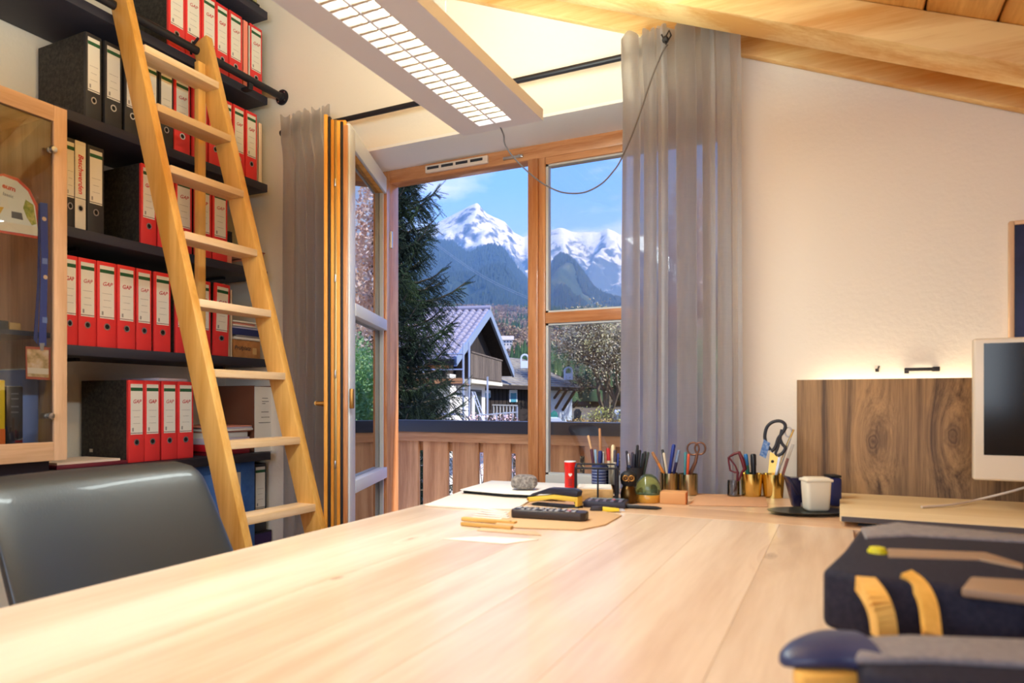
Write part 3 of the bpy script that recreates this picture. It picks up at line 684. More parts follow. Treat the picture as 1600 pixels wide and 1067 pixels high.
for sgn in (0, 1):
    s0 = 0 if sgn == 0 else 10.2
    p = [H1(s0, 0, ZE-.26), H1(SA, 0, ZR-.26), H1(SA, 0, ZR-.05), H1(s0, 0, ZE-.05)]
    MB().prism(p, H1(0, LT, 0)-H1(0, 0, 0)).obj('roof', DARKW, t1)
    q = [H1(s0, -.04, ZE-.30), H1(SA, -.04, ZR-.30), H1(SA, -.04, ZR+.02), H1(s0, -.04, ZE+.02)]
    MB().prism(q, H1(0, .10, 0)-H1(0, 0, 0)).obj('verge_board', VERGE, t1)
# pantiles: rows stepped, rounded columns, one joined part
V, F = [], []; nc, nr = 46, 15; seg_ = 5; tw = LT/nc
prof = [(0, .0), (.22, .075), (.45, .09), (.62, .04), (.80, -.005), (1, .0)]
for s0, s1 in ((0, SA), (10.2, SA)):
    for r in range(nr):
        f0, f1 = r/nr, (r+1.12)/nr
        for c in range(nc):
            o = len(V)
            for f, lift in ((f0, .075), (min(1, f1), .0)):
                s = s0+(s1-s0)*f; z = ZE+(ZR-ZE)*f
                for (u, hh) in prof: V.append(tuple(H1(s, (c+u)*tw, z-.05+hh+lift)))
            for k in range(5): F.append((o+k, o+k+1, o+k+7, o+k+6))
            o2 = len(V)
            for (u, hh) in prof:
                s = s0+(s1-s0)*f0; V.append(tuple(H1(s, (c+u)*tw, ZE+(ZR-ZE)*f0-.06)))
            for k in range(5): F.append((o2+k, o2+k+1, o+k+1, o+k))
rt = link('roof_tiles', from_np('roof_tiles', np.array(V), np.array(F), TILE), t1); rt['kind'] = 'stuff'
MB().tube([H1(SA, -.05, ZR+.05), H1(SA, LT, ZR+.05)], .11, 8).obj('ridge_tiles', TILE, t1)
TW = .55
MB().prism([H1(1.2, TW, -4), H1(6.6, TW, -4), H1(6.6, TW, 1.0), H1(1.2, TW, 1.0)], H1(0, 11, 0)-H1(0, 0, 0)).obj('wall', RENDERM, t1)
MB().prism([H1(.9, TW+.1, .9), H1(9.3, TW+.1, .9), H1(9.3, TW+.1, 1.75), H1(SA, TW+.1, ZR-.3), H1(.9, TW+.1, 1.75)], H1(0, .12, 0)-H1(0, 0, 0)).obj('gable_boarding', DARKW, t1)
MB().prism([H1(6.6, TW+1.5, -4), H1(9.3, TW+1.5, -4), H1(9.3, TW+1.5, 1.0), H1(6.6, TW+1.5, 1.0)], H1(0, 9, 0)-H1(0, 0, 0)).obj('wall', DARKW, t1)
MB().prism([H1(1.9, TW-.03+.1, 1.75), H1(3.2, TW-.03+.1, 1.75), H1(3.2, TW+.07, 2.5), H1(2.6, TW+.07, 2.36), H1(1.9, TW+.07, 2.0)], H1(0, .04, 0)-H1(0, 0, 0)).obj('insulation_board', TEALB, t1)
bl = MB().prism([H1(1.97, 0, .84), H1(7.34, 0, .84), H1(7.34, TW, .84), H1(1.97, TW, .84)], (0, 0, .10)).obj('balcony', GREYW, t1)
ns = 24
for i in range(ns):
    a = 1.97+(7.34-1.97)*i/ns; b = 1.97+(7.34-1.97)*(i+1)/ns-.02
    MB().prism([H1(a, -.03, .90), H1(b, -.03, .90), H1(b, -.03, 1.80), H1(a, -.03, 1.80)], H1(0, .04, 0)-H1(0, 0, 0)).obj('slat', GREYW, bl)
for i in range(3):
    a, b = TW*i/3, TW*(i+1)/3-.01
    MB().prism([H1(1.95, a, .90), H1(1.95, b, .90), H1(1.95, b, 1.80), H1(1.95, a, 1.80)], H1(.03, 0, 0)-H1(0, 0, 0)).obj('slat', DARKW, bl)  # side slats darker than the front ones: shading put into the colour
MB().prism([H1(1.9, -.06, 1.80), H1(7.4, -.06, 1.80), H1(7.4, .06, 1.80), H1(1.9, .06, 1.80)], (0, 0, .06)).obj('rail', GREYW, bl)
MB().prism([H1(1.95, -.05, .70), H1(7.4, -.05, .70), H1(7.4, TW, .70), H1(1.95, TW, .70)], (0, 0, .14)).obj('slab', mat('pale_soffit', srgb(206, 200, 178), .9), bl)
fr_ = MB().prism([H1(4.05, TW-.04, -1.6), H1(5.85, TW-.04, -1.6), H1(5.85, TW-.04, .50), H1(4.05, TW-.04, .50)], H1(0, .1, 0)-H1(0, 0, 0)).obj('door', mat('shutter_grey', srgb(96, 92, 92), .6), t1)
MB().prism([H1(4.5, TW-.06, -1.55), H1(5.6, TW-.06, -1.55), H1(5.6, TW-.06, .42), H1(4.5, TW-.06, .42)], H1(0, .05, 0)-H1(0, 0, 0)).obj('pane', DARKG, fr_)
MB().prism([H1(4.1, TW-.09, -1.55), H1(4.45, TW-.09, -1.55), H1(4.45, TW-.09, .42), H1(4.1, TW-.09, .42)], H1(0, .05, 0)-H1(0, 0, 0)).obj('leaf', mat('white_leaf', srgb(225, 228, 230), .5), fr_)
wn = MB().prism([H1(1.15, 1.0, -.9), H1(1.15, 1.9, -.9), H1(1.15, 1.9, .4), H1(1.15, 1.0, .4)], H1(.1, 0, 0)-H1(0, 0, 0)).obj('window', mat('white_leaf', srgb(225, 228, 230), .5), t1)
MB().prism([H1(1.12, 1.08, -.8), H1(1.12, 1.82, -.8), H1(1.12, 1.82, .3), H1(1.12, 1.08, .3)], H1(.04, 0, 0)-H1(0, 0, 0)).obj('pane', DARKG, wn)
MB().prism([H1(.15, .3, ZE-.36), H1(.15, LT, ZE-.36), H1(.15, LT, ZE-.16), H1(.15, .3, ZE-.16)], H1(.1, 0, 0)-H1(0, 0, 0)).obj('fascia', ORANGEW, t1)
# scaffolding round the near corner
t2 = thing('scaffolding', 'grey tube scaffolding with plank decks around the chalet corner', 'scaffolding', H1(-.6, 3, -4.0))
SCM = mat('scaffold_tube', srgb(176, 182, 194), .4, .6); DECK = mat('scaffold_deck', srgb(128, 104, 92), .8)
SP = [(-.1, -.5), (-.1, 1.1), (-.1, 2.0), (-.1, 4.6), (-.1, 6.9)]
for k, (s, tpos) in enumerate(SP):
    top = (2.0, 3.2, 2.3, 2.2, 2.2)[k]
    for ss in (s, s-.75): MB().tube([H1(ss, tpos, -4), H1(ss, tpos, top if ss == s else min(top, 1.9))], .035, 6).obj('pole', SCM, t2)
for z in (-1.4, .55):
    MB().prism([H1(-.85, -.5, z), H1(-.1, -.5, z), H1(-.1, 7, z), H1(-.85, 7, z)], (0, 0, .05)).obj('deck', DECK, t2)
    for dz in (.5, 1.0): MB().tube([H1(-.87, -.5, z+dz), H1(-.87, 7, z+dz)], .028, 6).obj('rail', SCM, t2)
    MB().prism([H1(-.88, -.5, z+.05), H1(-.88, 7, z+.05), H1(-.88, 7, z+.22), H1(-.88, -.5, z+.22)], H1(.03, 0, 0)-H1(0, 0, 0)).obj('toe_board', ORANGEW if z > 0 else DECK, t2)
for (s, tp, top) in ((1.5, -.75, .9), (3.0, -.75, -.4), (4.6, -.75, -.4), (6.2, -.75, -.3), (7.2, -.75, -.2)):
    MB().tube([H1(s, tp, -4), H1(s, tp, top)], .035, 6).obj('pole', SCM, t2)
for z in (-.45, -.95, -1.5): MB().tube([H1(-.1, -.75, z), H1(7.2, -.75, z)], .028, 6).obj('rail', SCM, t2)
MB().prism([H1(-.1, -.75, -1.5), H1(7.2, -.75, -1.5), H1(7.2, -.1, -1.5), H1(-.1, -.1, -1.5)], (0, 0, .05)).obj('deck', DECK, t2)
lad = MB()
for ss in (3.2, 3.65): lad.tube([H1(ss, -.5, -1.6), H1(ss+.1, .3, .4)], .025, 5)
for i in range(7): lad.tube([H1(3.2+.014*i, -.5+.114*i, -1.6+.285*i), H1(3.65+.014*i, -.5+.114*i, -1.6+.285*i)], .018, 5)
lad.obj('ladder', SCM, t2)
MB().tube([H1(-.1, 1.1, -1.4), H1(-.1, 4.6, .55)], .024, 5).obj('brace', SCM, t2)

# ------------------------------------------------------------------ long dark barn-house behind
Hh, Q = Vector((.5, .87)), Vector((.87, -.5))
def H2(u, q, z): l = -2.0+Hh.x*u+Q.x*q; d = 38+Hh.y*u+Q.y*q; return W(l, d, z)      # u along the eave, q toward the viewer
t3 = thing('farmhouse', 'long dark timber farmhouse with low tiled roof and white end wall', 'house', H2(8, -4, -4.0))
ROOF2 = noisy('old_grey_tiles', [srgb(86, 80, 76), srgb(126, 118, 106), srgb(150, 142, 120)], 1.2, .8, bump=.6, dist=.05)
for k in range(14):                                    # courses of flat tiles
    f0, f1 = k/14, (k+1.15)/14; q0, q1 = -5.0*f0, -5.0*f1; z0, z1 = 1.0+2.3*f0, 1.0+2.3*f1
    MB().prism([H2(-2, q0, z0), H2(-2, q1, z1), H2(-2, q1, z1+.02), H2(-2, q0, z0+.07)], H2(16.6, 0, 0)-H2(0, 0, 0)).obj('tile_course', ROOF2, t3)
MB().prism([H2(-2, -5.0, 3.30), H2(-2, -10.5, .9), H2(-2, -10.5, .78), H2(-2, -5, 3.15)], H2(16.6, 0, 0)-H2(0, 0, 0)).obj('roof', ROOF2, t3)
MB().prism([H2(14.5, .05, .80), H2(14.5, -5, 3.10), H2(14.5, -5, 3.36), H2(14.5, .05, 1.08)], H2(.15, 0, 0)-H2(0, 0, 0)).obj('verge_board', DARKW, t3)
MB().prism([H2(-2, -.02, .78), H2(14.6, -.02, .78), H2(14.6, .06, .78), H2(-2, .06, .78)], (0, 0, .24)).obj('eave_board', DARKW, t3)
MB().prism([H2(-2, -.8, -4), H2(10.5, -.8, -4), H2(10.5, -.8, 1.2), H2(-2, -.8, 1.2)], H2(0, -8, 0)-H2(0, 0, 0)).obj('wall', DARKW, t3)
for i in range(26):
    a = -1.9+i*.47
    MB().prism([H2(a, -.76, -1.6), H2(a+.40, -.76, -1.6), H2(a+.40, -.76, 1.15), H2(a, -.76, 1.15)], H2(0, -.05, 0)-H2(0, 0, 0)).obj('board', DARKW, t3)
MB().prism([H2(10.5, -.82, -4), H2(14.4, -.82, -4), H2(14.4, -.82, 1.2), H2(10.5, -.82, 1.2)], H2(0, -7.5, 0)-H2(0, 0, 0)).obj('wall', mat('bluish_render', srgb(206, 214, 224), .9), t3, label='white rendered wall of the far end')
WHITEF = mat('white_frame', srgb(226, 230, 232), .5); TEALG = mat('teal_glass', srgb(78, 140, 160), .2, spec=.7)
for (px0, px1, py0, py1) in ((756, 765, 610, 621), (795, 807, 609, 628)):
    rr0 = [far(px0, py1, 36), far(px1, py1, 36)]
    def hit(px, py):
        r = ray(px, py); o = H2(0, -.74, 0)-Vector((0, 0, CZ)); n = H2(0, 1, 0)-H2(0, 0, 0); k = o.dot(n)/r.dot(n); v = r*k; return Vector((v.x, v.y, v.z+CZ))
    a, b, c, d = hit(px0, py1), hit(px1, py1), hit(px1, py0), hit(px0, py0); n = H2(0, .06, 0)-H2(0, 0, 0)
    w_ = MB().prism([a, b, c, d], n).obj('window', WHITEF, t3)
    ctr = (a+b+c+d)/4; MB().prism([ctr+(x-ctr)*.74+n*1.0-Vector((0, 0, .10)) for x in (a, b, c, d)], n*.3).obj('pane', TEALG, w_)
for (x0, y0, x1, y1) in ((868, 638, 886, 608), (879, 641, 899, 609), (866, 622, 877, 607), (896, 636, 903, 626)):
    p = far(x0, y0, 44.5); q = far(x1, y1, 43.0); MB().bar(p, q, .13, .13).obj('brace', DARKW, t3)
aw = thing('arched_window', 'x', 'x') if False else None
p = far(902, 650, 46.2); ww = MB(); pts_ = [p+Vector((CT, ST, 0))*x+Vector((0, 0, z)) for x, z in ((-.25, -.5), (.25, -.5), (.25, .3), (.12, .48), (-.12, .48), (-.25, .3))]
ww.prism(pts_, W(0, 46.0, 0)-W(0, 46.2, 0)).obj('window', DARKG, t3)
# balcony rail of the farmhouse
br = MB().prism([H2(-2, -.2, -1.3), H2(7.0, -.2, -1.3), H2(7.0, -.2, -.45), H2(-2, -.2, -.45)], H2(0, -.08, 0)-H2(0, 0, 0)).obj('balcony_front', DARKW, t3)
pr = MB(); 
for i in range(8):
    x = 771+i*5.1; pr.bar(far(x, 653, 34), far(x, 633, 34), .05, .05)
pr.bar(far(769, 632.5, 34), far(809, 633.5, 34), .07, .05).obj('paling', mat('pale_paling', srgb(206, 204, 196), .6), t3)
def chimney(px, py0, py1, wpx, d, label):
    b = far(px, py0, d); top = far(px, py1, d); w = wpx/FPX*d/2; h = top.z-b.z
    c = thing('chimney', label, 'chimney', (b.x, b.y, b.z-.6)); ex, ey = Vector((CT, ST, 0)), Vector((-ST, CT, 0))
    WH = mat('white_chimney', srgb(224, 230, 236), .8)
    MB().prism([b-ex*w-ey*w-Vector((0, 0, .25)), b+ex*w-ey*w-Vector((0, 0, .25)), b+ex*w+ey*w-Vector((0, 0, .25)), b-ex*w+ey*w-Vector((0, 0, .25))], (0, 0, .25+h*.30)).obj('stack', WH, c)
    n = 12; arc = []; z0 = b.z+h*.30; r1 = w*1.05; r0 = w*.70; ah = h*.70
    outer = [b+ex*(r1*math.cos(math.pi*k/n))+Vector((0, 0, z0-b.z+max(0, ah-r1)*(1 if 0 < k < n else 0)+r1*math.sin(math.pi*k/n))) for k in range(n+1)]
    inner = [b+ex*(r0*math.cos(math.pi*k/n))+Vector((0, 0, z0-b.z+max(0, ah-r1)*(1 if 0 < k < n else 0)+r0*math.sin(math.pi*k/n))) for k in range(n+1)]
    a = MB()
    for k in range(n): a.prism([outer[k]-ey*w, outer[k+1]-ey*w, inner[k+1]-ey*w, inner[k]-ey*w], ey*2*w)
    a.obj('arched_cap', WH, c)
    return c
chimney(820, 569, 553, 13, 41, 'white arch-topped chimney on the farmhouse roof beside the chalet')
chimney(888, 588, 573, 13, 49, 'white arch-topped chimney on the farmhouse roof beside the budding tree')

# ------------------------------------------------------------------ lesser things outside
def far_house(px, py, w, h, d, roofc, label):
    b = far(px, py, d); ex, ey = Vector((CT, ST, 0)), Vector((-ST, CT, 0)); w = w/FPX*d; h = h/FPX*d
    t = thing('hillside_house', label, 'house', b)
    WM = mat('white_render', srgb(232, 226, 216), .9)
    MB().prism([b-ex*w/2-Vector((0, 0, 3)), b+ex*w/2-Vector((0, 0, 3)), b+ex*w/2+Vector((0, 0, h*.62)), b-ex*w/2+Vector((0, 0, h*.62))], ey*w*.8).obj('wall', WM, t)
    o = MB().prism([b-ex*w*.6-ey*w*.1+Vector((0, 0, h*.58)), b-ex*w*.6+ey*w*.4+Vector((0, 0, h)), b-ex*w*.6+ey*w*.9+Vector((0, 0, h*.58))], ex*w*1.2).obj('roof', roofc, t)
    for i in range(4):
        for j in range(2):
            c = b+ex*w*(-.36+.24*i)+Vector((0, 0, h*(.10+.26*j))); u = w*.055
            MB().prism([c-ex*u-ey*.05, c+ex*u-ey*.05, c+ex*u+Vector((0, 0, h*.14))-ey*.05, c-ex*u+Vector((0, 0, h*.14))-ey*.05], ey*.15).obj('window', DARKG, t)
    return t
far_house(791, 541, 20, 17, 575, mat('pale_roof', srgb(190, 180, 170), .8), 'white house on the wooded hillside above the farmhouse roof')
far_house(887, 541, 20, 15, 580, mat('dark_roof', srgb(96, 84, 84), .8), 'white house with dark roof on the wooded hillside above the budding tree')
# garage, van, hedge
b = far(868, 662, 36); ex, ey = Vector((CT, ST, 0)), Vector((-ST, CT, 0))
t = thing('shed', 'small white flat-roofed shed in front of the farmhouse', 'shed', b-Vector((0, 0, 1)))
MB().prism([b-ex*.42-Vector((0, 0, 2.5)), b+ex*.42-Vector((0, 0, 2.5)), b+ex*.42+Vector((0, 0, .12)), b-ex*.42+Vector((0, 0, .12))], ey*2).obj('wall', RENDERM, t)
MB().prism([b-ex*.5-ey*.1+Vector((0, 0, .12)), b+ex*.38-ey*.1+Vector((0, 0, .12)), b+ex*.2-ey*.1+Vector((0, 0, .30)), b-ex*.5-ey*.1+Vector((0, 0, .30))], ey*2.2).obj('roof', WHITEF, t)
b = far(865, 653, 39.5)
t = thing('green_tarpaulin', 'teal green tarpaulin hung beside the farmhouse braces', 'tarpaulin', b-Vector((0, 0, .2)))
pl = [b+ex*x+Vector((0, 0, z)) for x, z in ((-.30, -.2), (.22, -.2), (.26, .12), (.20, .34), (.02, .44), (-.10, .32), (-.30, .30))]
MB().prism(pl, ey*.08).obj('sheet', mat('teal_sheet', srgb(48, 150, 128), .6, bump=(6, .8, .05)), t)
b = far(961, 655, 60)
t = thing('white_van', 'white van parked beyond the hedge below the budding tree', 'van', b-Vector((0, 0, .9)))
MB().prism([b+ex*x+Vector((0, 0, z)) for x, z in ((-1.1, -.6), (1.3, -.6), (1.3, .0), (.85, .25), (.6, .82), (-1.1, .82))], ey*1.8).obj('body', WHITEF, t, bevel=.05)
MB().prism([b-ey*.02+ex*x+Vector((0, 0, z)) for x, z in ((.35, .25), (.8, .25), (.58, .7), (.35, .7))], ey*.05).obj('window', DARKG, t)
for x in (-.7, .8): MB().lathe(b+ex*x-ey*.02+Vector((0, 0, -.6)), [(0, 0), (.32, 0), (.32, .2), (0, .2)], 14, ey).obj('wheel', BLACKR, t)

def blob_leaves(center, rad, n, size, m, name, parent, seed=0):
    g = np.random.default_rng(seed); u = g.normal(size=(n, 3)); u /= np.linalg.norm(u, axis=1)[:, None]; u *= (g.random((n, 1))**.4)
    c = np.array(center)+u*np.array(rad); V = np.zeros((n*4, 3))
    a = g.normal(size=(n, 3)); a /= np.linalg.norm(a, axis=1)[:, None]; b = np.cross(a, g.normal(size=(n, 3))); b /= np.linalg.norm(b, axis=1)[:, None]
    s = size*g.uniform(.6, 1.3, (n, 1))
    V[0::4] = c-a*s; V[1::4] = c+b*s*.5; V[2::4] = c+a*s; V[3::4] = c-b*s*.5
    o = link(name, from_np(name, V, np.arange(n*4).reshape(-1, 4), m), parent); return o
# clipped hedge
b = far(938, 662, 33)
t = thing('hedge', 'brown clipped hedge running along below the budding tree', 'hedge', b-Vector((0, 0, 3)))
V, F = [], []
o = blob_leaves(tuple(b), (1, 1, 1), 1, .1, None, 'foliage', t) if False else None
g = np.random.default_rng(3); n = 7000; l = g.uniform(-1.6, 3.2, n); dd = g.uniform(-.5, .5, n); zz = g.uniform(-2.4, .20, n)+.05*np.sin(l*5)
C = np.array([[*(b+ex*float(x)+ey*float(y)+Vector((0, 0, float(z))))] for x, y, z in zip(l, dd, zz)])
a = g.normal(size=(n, 3)); a /= np.linalg.norm(a, axis=1)[:, None]; bq = np.cross(a, g.normal(size=(n, 3))); bq /= np.linalg.norm(bq, axis=1)[:, None]
V = np.zeros((n*4, 3)); V[0::4] = C-a*.07; V[1::4] = C+bq*.04; V[2::4] = C+a*.07; V[3::4] = C-bq*.04
link('foliage', from_np('foliage', V, np.arange(n*4).reshape(-1, 4), noisy('hedge_brown', [srgb(120, 92, 50), srgb(168, 138, 84), srgb(150, 140, 80)], 3., .9)), t)['kind'] = 'stuff'
MB().prism([b+ex*x+ey*y+Vector((0, 0, -2.9)) for x, y in ((-1.6, -.2), (3.2, -.2), (3.2, .2), (-1.6, .2))], (0, 0, 2.6)).obj('stems', mat('hedge_stems', srgb(84, 66, 44), .9), t)

# ------------------------------------------------------------------ trees
BARK = noisy('bark', [srgb(70, 60, 48), srgb(108, 96, 78)], 3., .9)
def grow(mb, p, d, L, r, depth, rnd, tips, spread=.62, kids=3, up=.12, sides=5):
    q = p; dd = d.copy(); pts = [p]; k = 3
    for i in range(k):
        dd = (dd+Vector((rnd.uniform(-.16, .16), rnd.uniform(-.16, .16), rnd.uniform(-.08, .14)))).normalized(); q = q+dd*L/k; pts.append(q)
    mb.tube(pts, [r*(1-.32*i/k) for i in range(k+1)], sides if depth > 2 else 3, caps=False)
    if depth == 0: tips.append(q); return
    if depth < 3: tips.append(q)
    for i in range(kids+(1 if rnd.random() < .4 else 0)):
        a = rnd.uniform(0, 6.28); s = spread*rnd.uniform(.6, 1.25); u = dd.orthogonal().normalized(); w = dd.cross(u)
        nd = (dd*math.cos(s)+(u*math.cos(a)+w*math.sin(a))*math.sin(s)+Vector((0, 0, up))).normalized()
        st = pts[-1] if i < 2 else pts[-2]
        grow(mb, st, nd, L*rnd.uniform(.68, .84), r*.60, depth-1, rnd, tips, spread, kids, up, sides)
def broad_tree(name, base, trunk, L, r, depth, seed, label, leafm, nleaf, leafsize, jitter, barkm=BARK, kids=3, spread=.62, extra=None):
    rnd = random.Random(seed); t = thing(name, label, 'tree', base); mb = MB(); tips = []
    base = Vector(base); top = base+Vector((0, 0, trunk)); mb.tube([base-Vector((0, 0, .3)), base+Vector((.05, 0, trunk*.5)), top], [r*1.25, r*1.05, r], 8)
    for i in range(4): 
        a = i*1.57+rnd.uniform(-.4, .4); s = rnd.uniform(.35, .75); grow(mb, top, Vector((math.cos(a)*math.sin(s), math.sin(a)*math.sin(s), math.cos(s))), L, r*.7, depth, rnd, tips, spread, kids)
    mb.obj('branches', barkm, t)
    g = np.random.default_rng(seed); T = np.array([tuple(x) for x in tips]); 
    if nleaf:
        idx = g.integers(0, len(T), nleaf); c = T[idx]+g.normal(size=(nleaf, 3))*jitter
        a = g.normal(size=(nleaf, 3)); a /= np.linalg.norm(a, axis=1)[:, None]; b = np.cross(a, g.normal(size=(nleaf, 3))); b /= np.linalg.norm(b, axis=1)[:, None]
        s = leafsize*g.uniform(.6, 1.3, (nleaf, 1)); V = np.zeros((nleaf*4, 3)); V[0::4] = c-a*s; V[1::4] = c+b*s*.45; V[2::4] = c+a*s; V[3::4] = c-b*s*.45
        o = link('foliage', from_np('foliage', V, np.arange(nleaf*4).reshape(-1, 4), leafm), t); o['kind'] = 'stuff'
    return t, tips
TWIG = noisy('twig_haze', [srgb(132, 118, 92), srgb(170, 156, 122), srgb(186, 178, 130)], .6, .95)
YGREEN = noisy('spring_leaves', [srgb(150, 146, 70), srgb(180, 180, 90), srgb(176, 160, 126)], .8, .9)
b = far(950, 654, 46); b.z = CZ-4
broad_tree('budding_tree', b, 2.6, 2.35, .26, 5, 4, 'wide bare tree with fresh yellow green buds right of the farmhouse', noisy('bud_mix', [srgb(150, 134, 108), srgb(196, 182, 152), srgb(206, 202, 126)], .5, .95), 15000, .075, .40, kids=3)
b = far(940, 668, 40); b.z = CZ-4
broad_tree('young_tree', b, 1.2, .85, .08, 4, 9, 'smaller yellow green shrub tree at the farmhouse corner', YGREEN, 1000, .07, .22)
b = far(888, 668, 41); b.z = CZ-4
broad_tree('young_tree.001', b, 1.3, .6, .07, 3, 21, 'thin leafy bush growing against the white farmhouse wall', noisy('grey_green', [srgb(96, 108, 80), srgb(150, 160, 120)], .8, .9), 900, .07, .2)
# copper beech and green bushes seen mirrored in the open door
COPPER = noisy('copper_leaves', [srgb(214, 170, 146), srgb(240, 212, 192), srgb(250, 236, 224)], .5, .9)
b = W(15.4, 60, -4)
t = thing('copper_tree', 'slender tall tree with pale copper twigs mirrored in the open balcony door', 'tree', b)
MB().tube([b-Vector((0, 0, .3)), b+Vector((0, 0, 12)), b+Vector((0, 0, 23))], [.30, .2, .04], 8).obj('trunk', BARK, t)
blob_leaves((b.x, b.y, b.z+14), (2.2, 2.2, 10.5), 5200, .24, COPPER, 'foliage', t, 6)['kind'] = 'stuff'
for i, (l, d, r, h, s) in enumerate(((14.6, 53, 2.6, 4.4, 1), (16.2, 56, 2.6, 5.2, 2), (13.6, 47, 1.6, 3.0, 3))):
    b = W(l, d, -4); t = thing('garden_bush', ('broad bright green bush', 'tallest bright green bush', 'low bright green bush')[i]+' under the copper tree mirrored in the open door', 'bush', b)
    blob_leaves((b.x, b.y, b.z+h*.95), (r, r, h), 6000, .16, noisy('bush_green', [srgb(110, 160, 90), srgb(170, 210, 134), srgb(214, 234, 176)], .6, .8), 'foliage', t, s)['kind'] = 'stuff'
    MB().tube([b-Vector((0, 0, .2)), b+Vector((0, 0, h))], [.12, .05], 6).obj('stem', BARK, t)
# blossom shrubs in front of the scaffolding
PINK = noisy('blossom_pink', [srgb(206, 150, 140), srgb(236, 196, 186), srgb(250, 226, 214)], 5., .8)
for i, (x0, x1, yt, lab) in enumerate(((728, 774, 650, 'wider pale pink blossoming shrub below the scaffolding behind the handrail'), (780, 806, 650, 'smaller pale pink blossoming shrub right of the first behind the handrail'))):
    c = far((x0+x1)/2, 664, 15.5); t = thing('blossom_shrub', lab, 'shrub', (c.x, c.y, CZ-4), 'blossom shrubs')
    rnd = random.Random(i+3); mb = MB(); tips = []
    for k in range(16 if i == 0 else 10):
        x = rnd.uniform(x0, x1); tp = far(x, yt+abs(rnd.gauss(0, 7)), 15.5+rnd.uniform(-.4, .4)); root = Vector((c.x+rnd.uniform(-.2, .2), c.y+rnd.uniform(-.2, .2), CZ-4)); mid = (root+tp)/2+Vector((rnd.uniform(-.1, .1), 0, .3))
        pts = smooth_path([root, mid, tp], 5); mb.tube(pts, .010, 4, caps=False)
        for q in pts[-5:]: tips += [q+Vector((rnd.gauss(0, .06), rnd.gauss(0, .06), rnd.gauss(0, .05))) for _ in range(5)]
    mb.obj('stems', BARK, t); g = np.random.default_rng(i); T = np.repeat(np.array([tuple(x) for x in tips]), 2, axis=0)+g.normal(size=(len(tips)*2, 3))*.03
    n = len(T); a = g.normal(size=(n, 3)); a /= np.linalg.norm(a, axis=1)[:, None]; bq = np.cross(a, g.normal(size=(n, 3))); bq /= np.linalg.norm(bq, axis=1)[:, None]
    V = np.zeros((n*4, 3)); V[0::4] = T-a*.022; V[1::4] = T+bq*.017; V[2::4] = T+a*.022; V[3::4] = T-bq*.017
    link('blossom', from_np('blossom', V, np.arange(n*4).reshape(-1, 4), PINK), t)['kind'] = 'stuff'

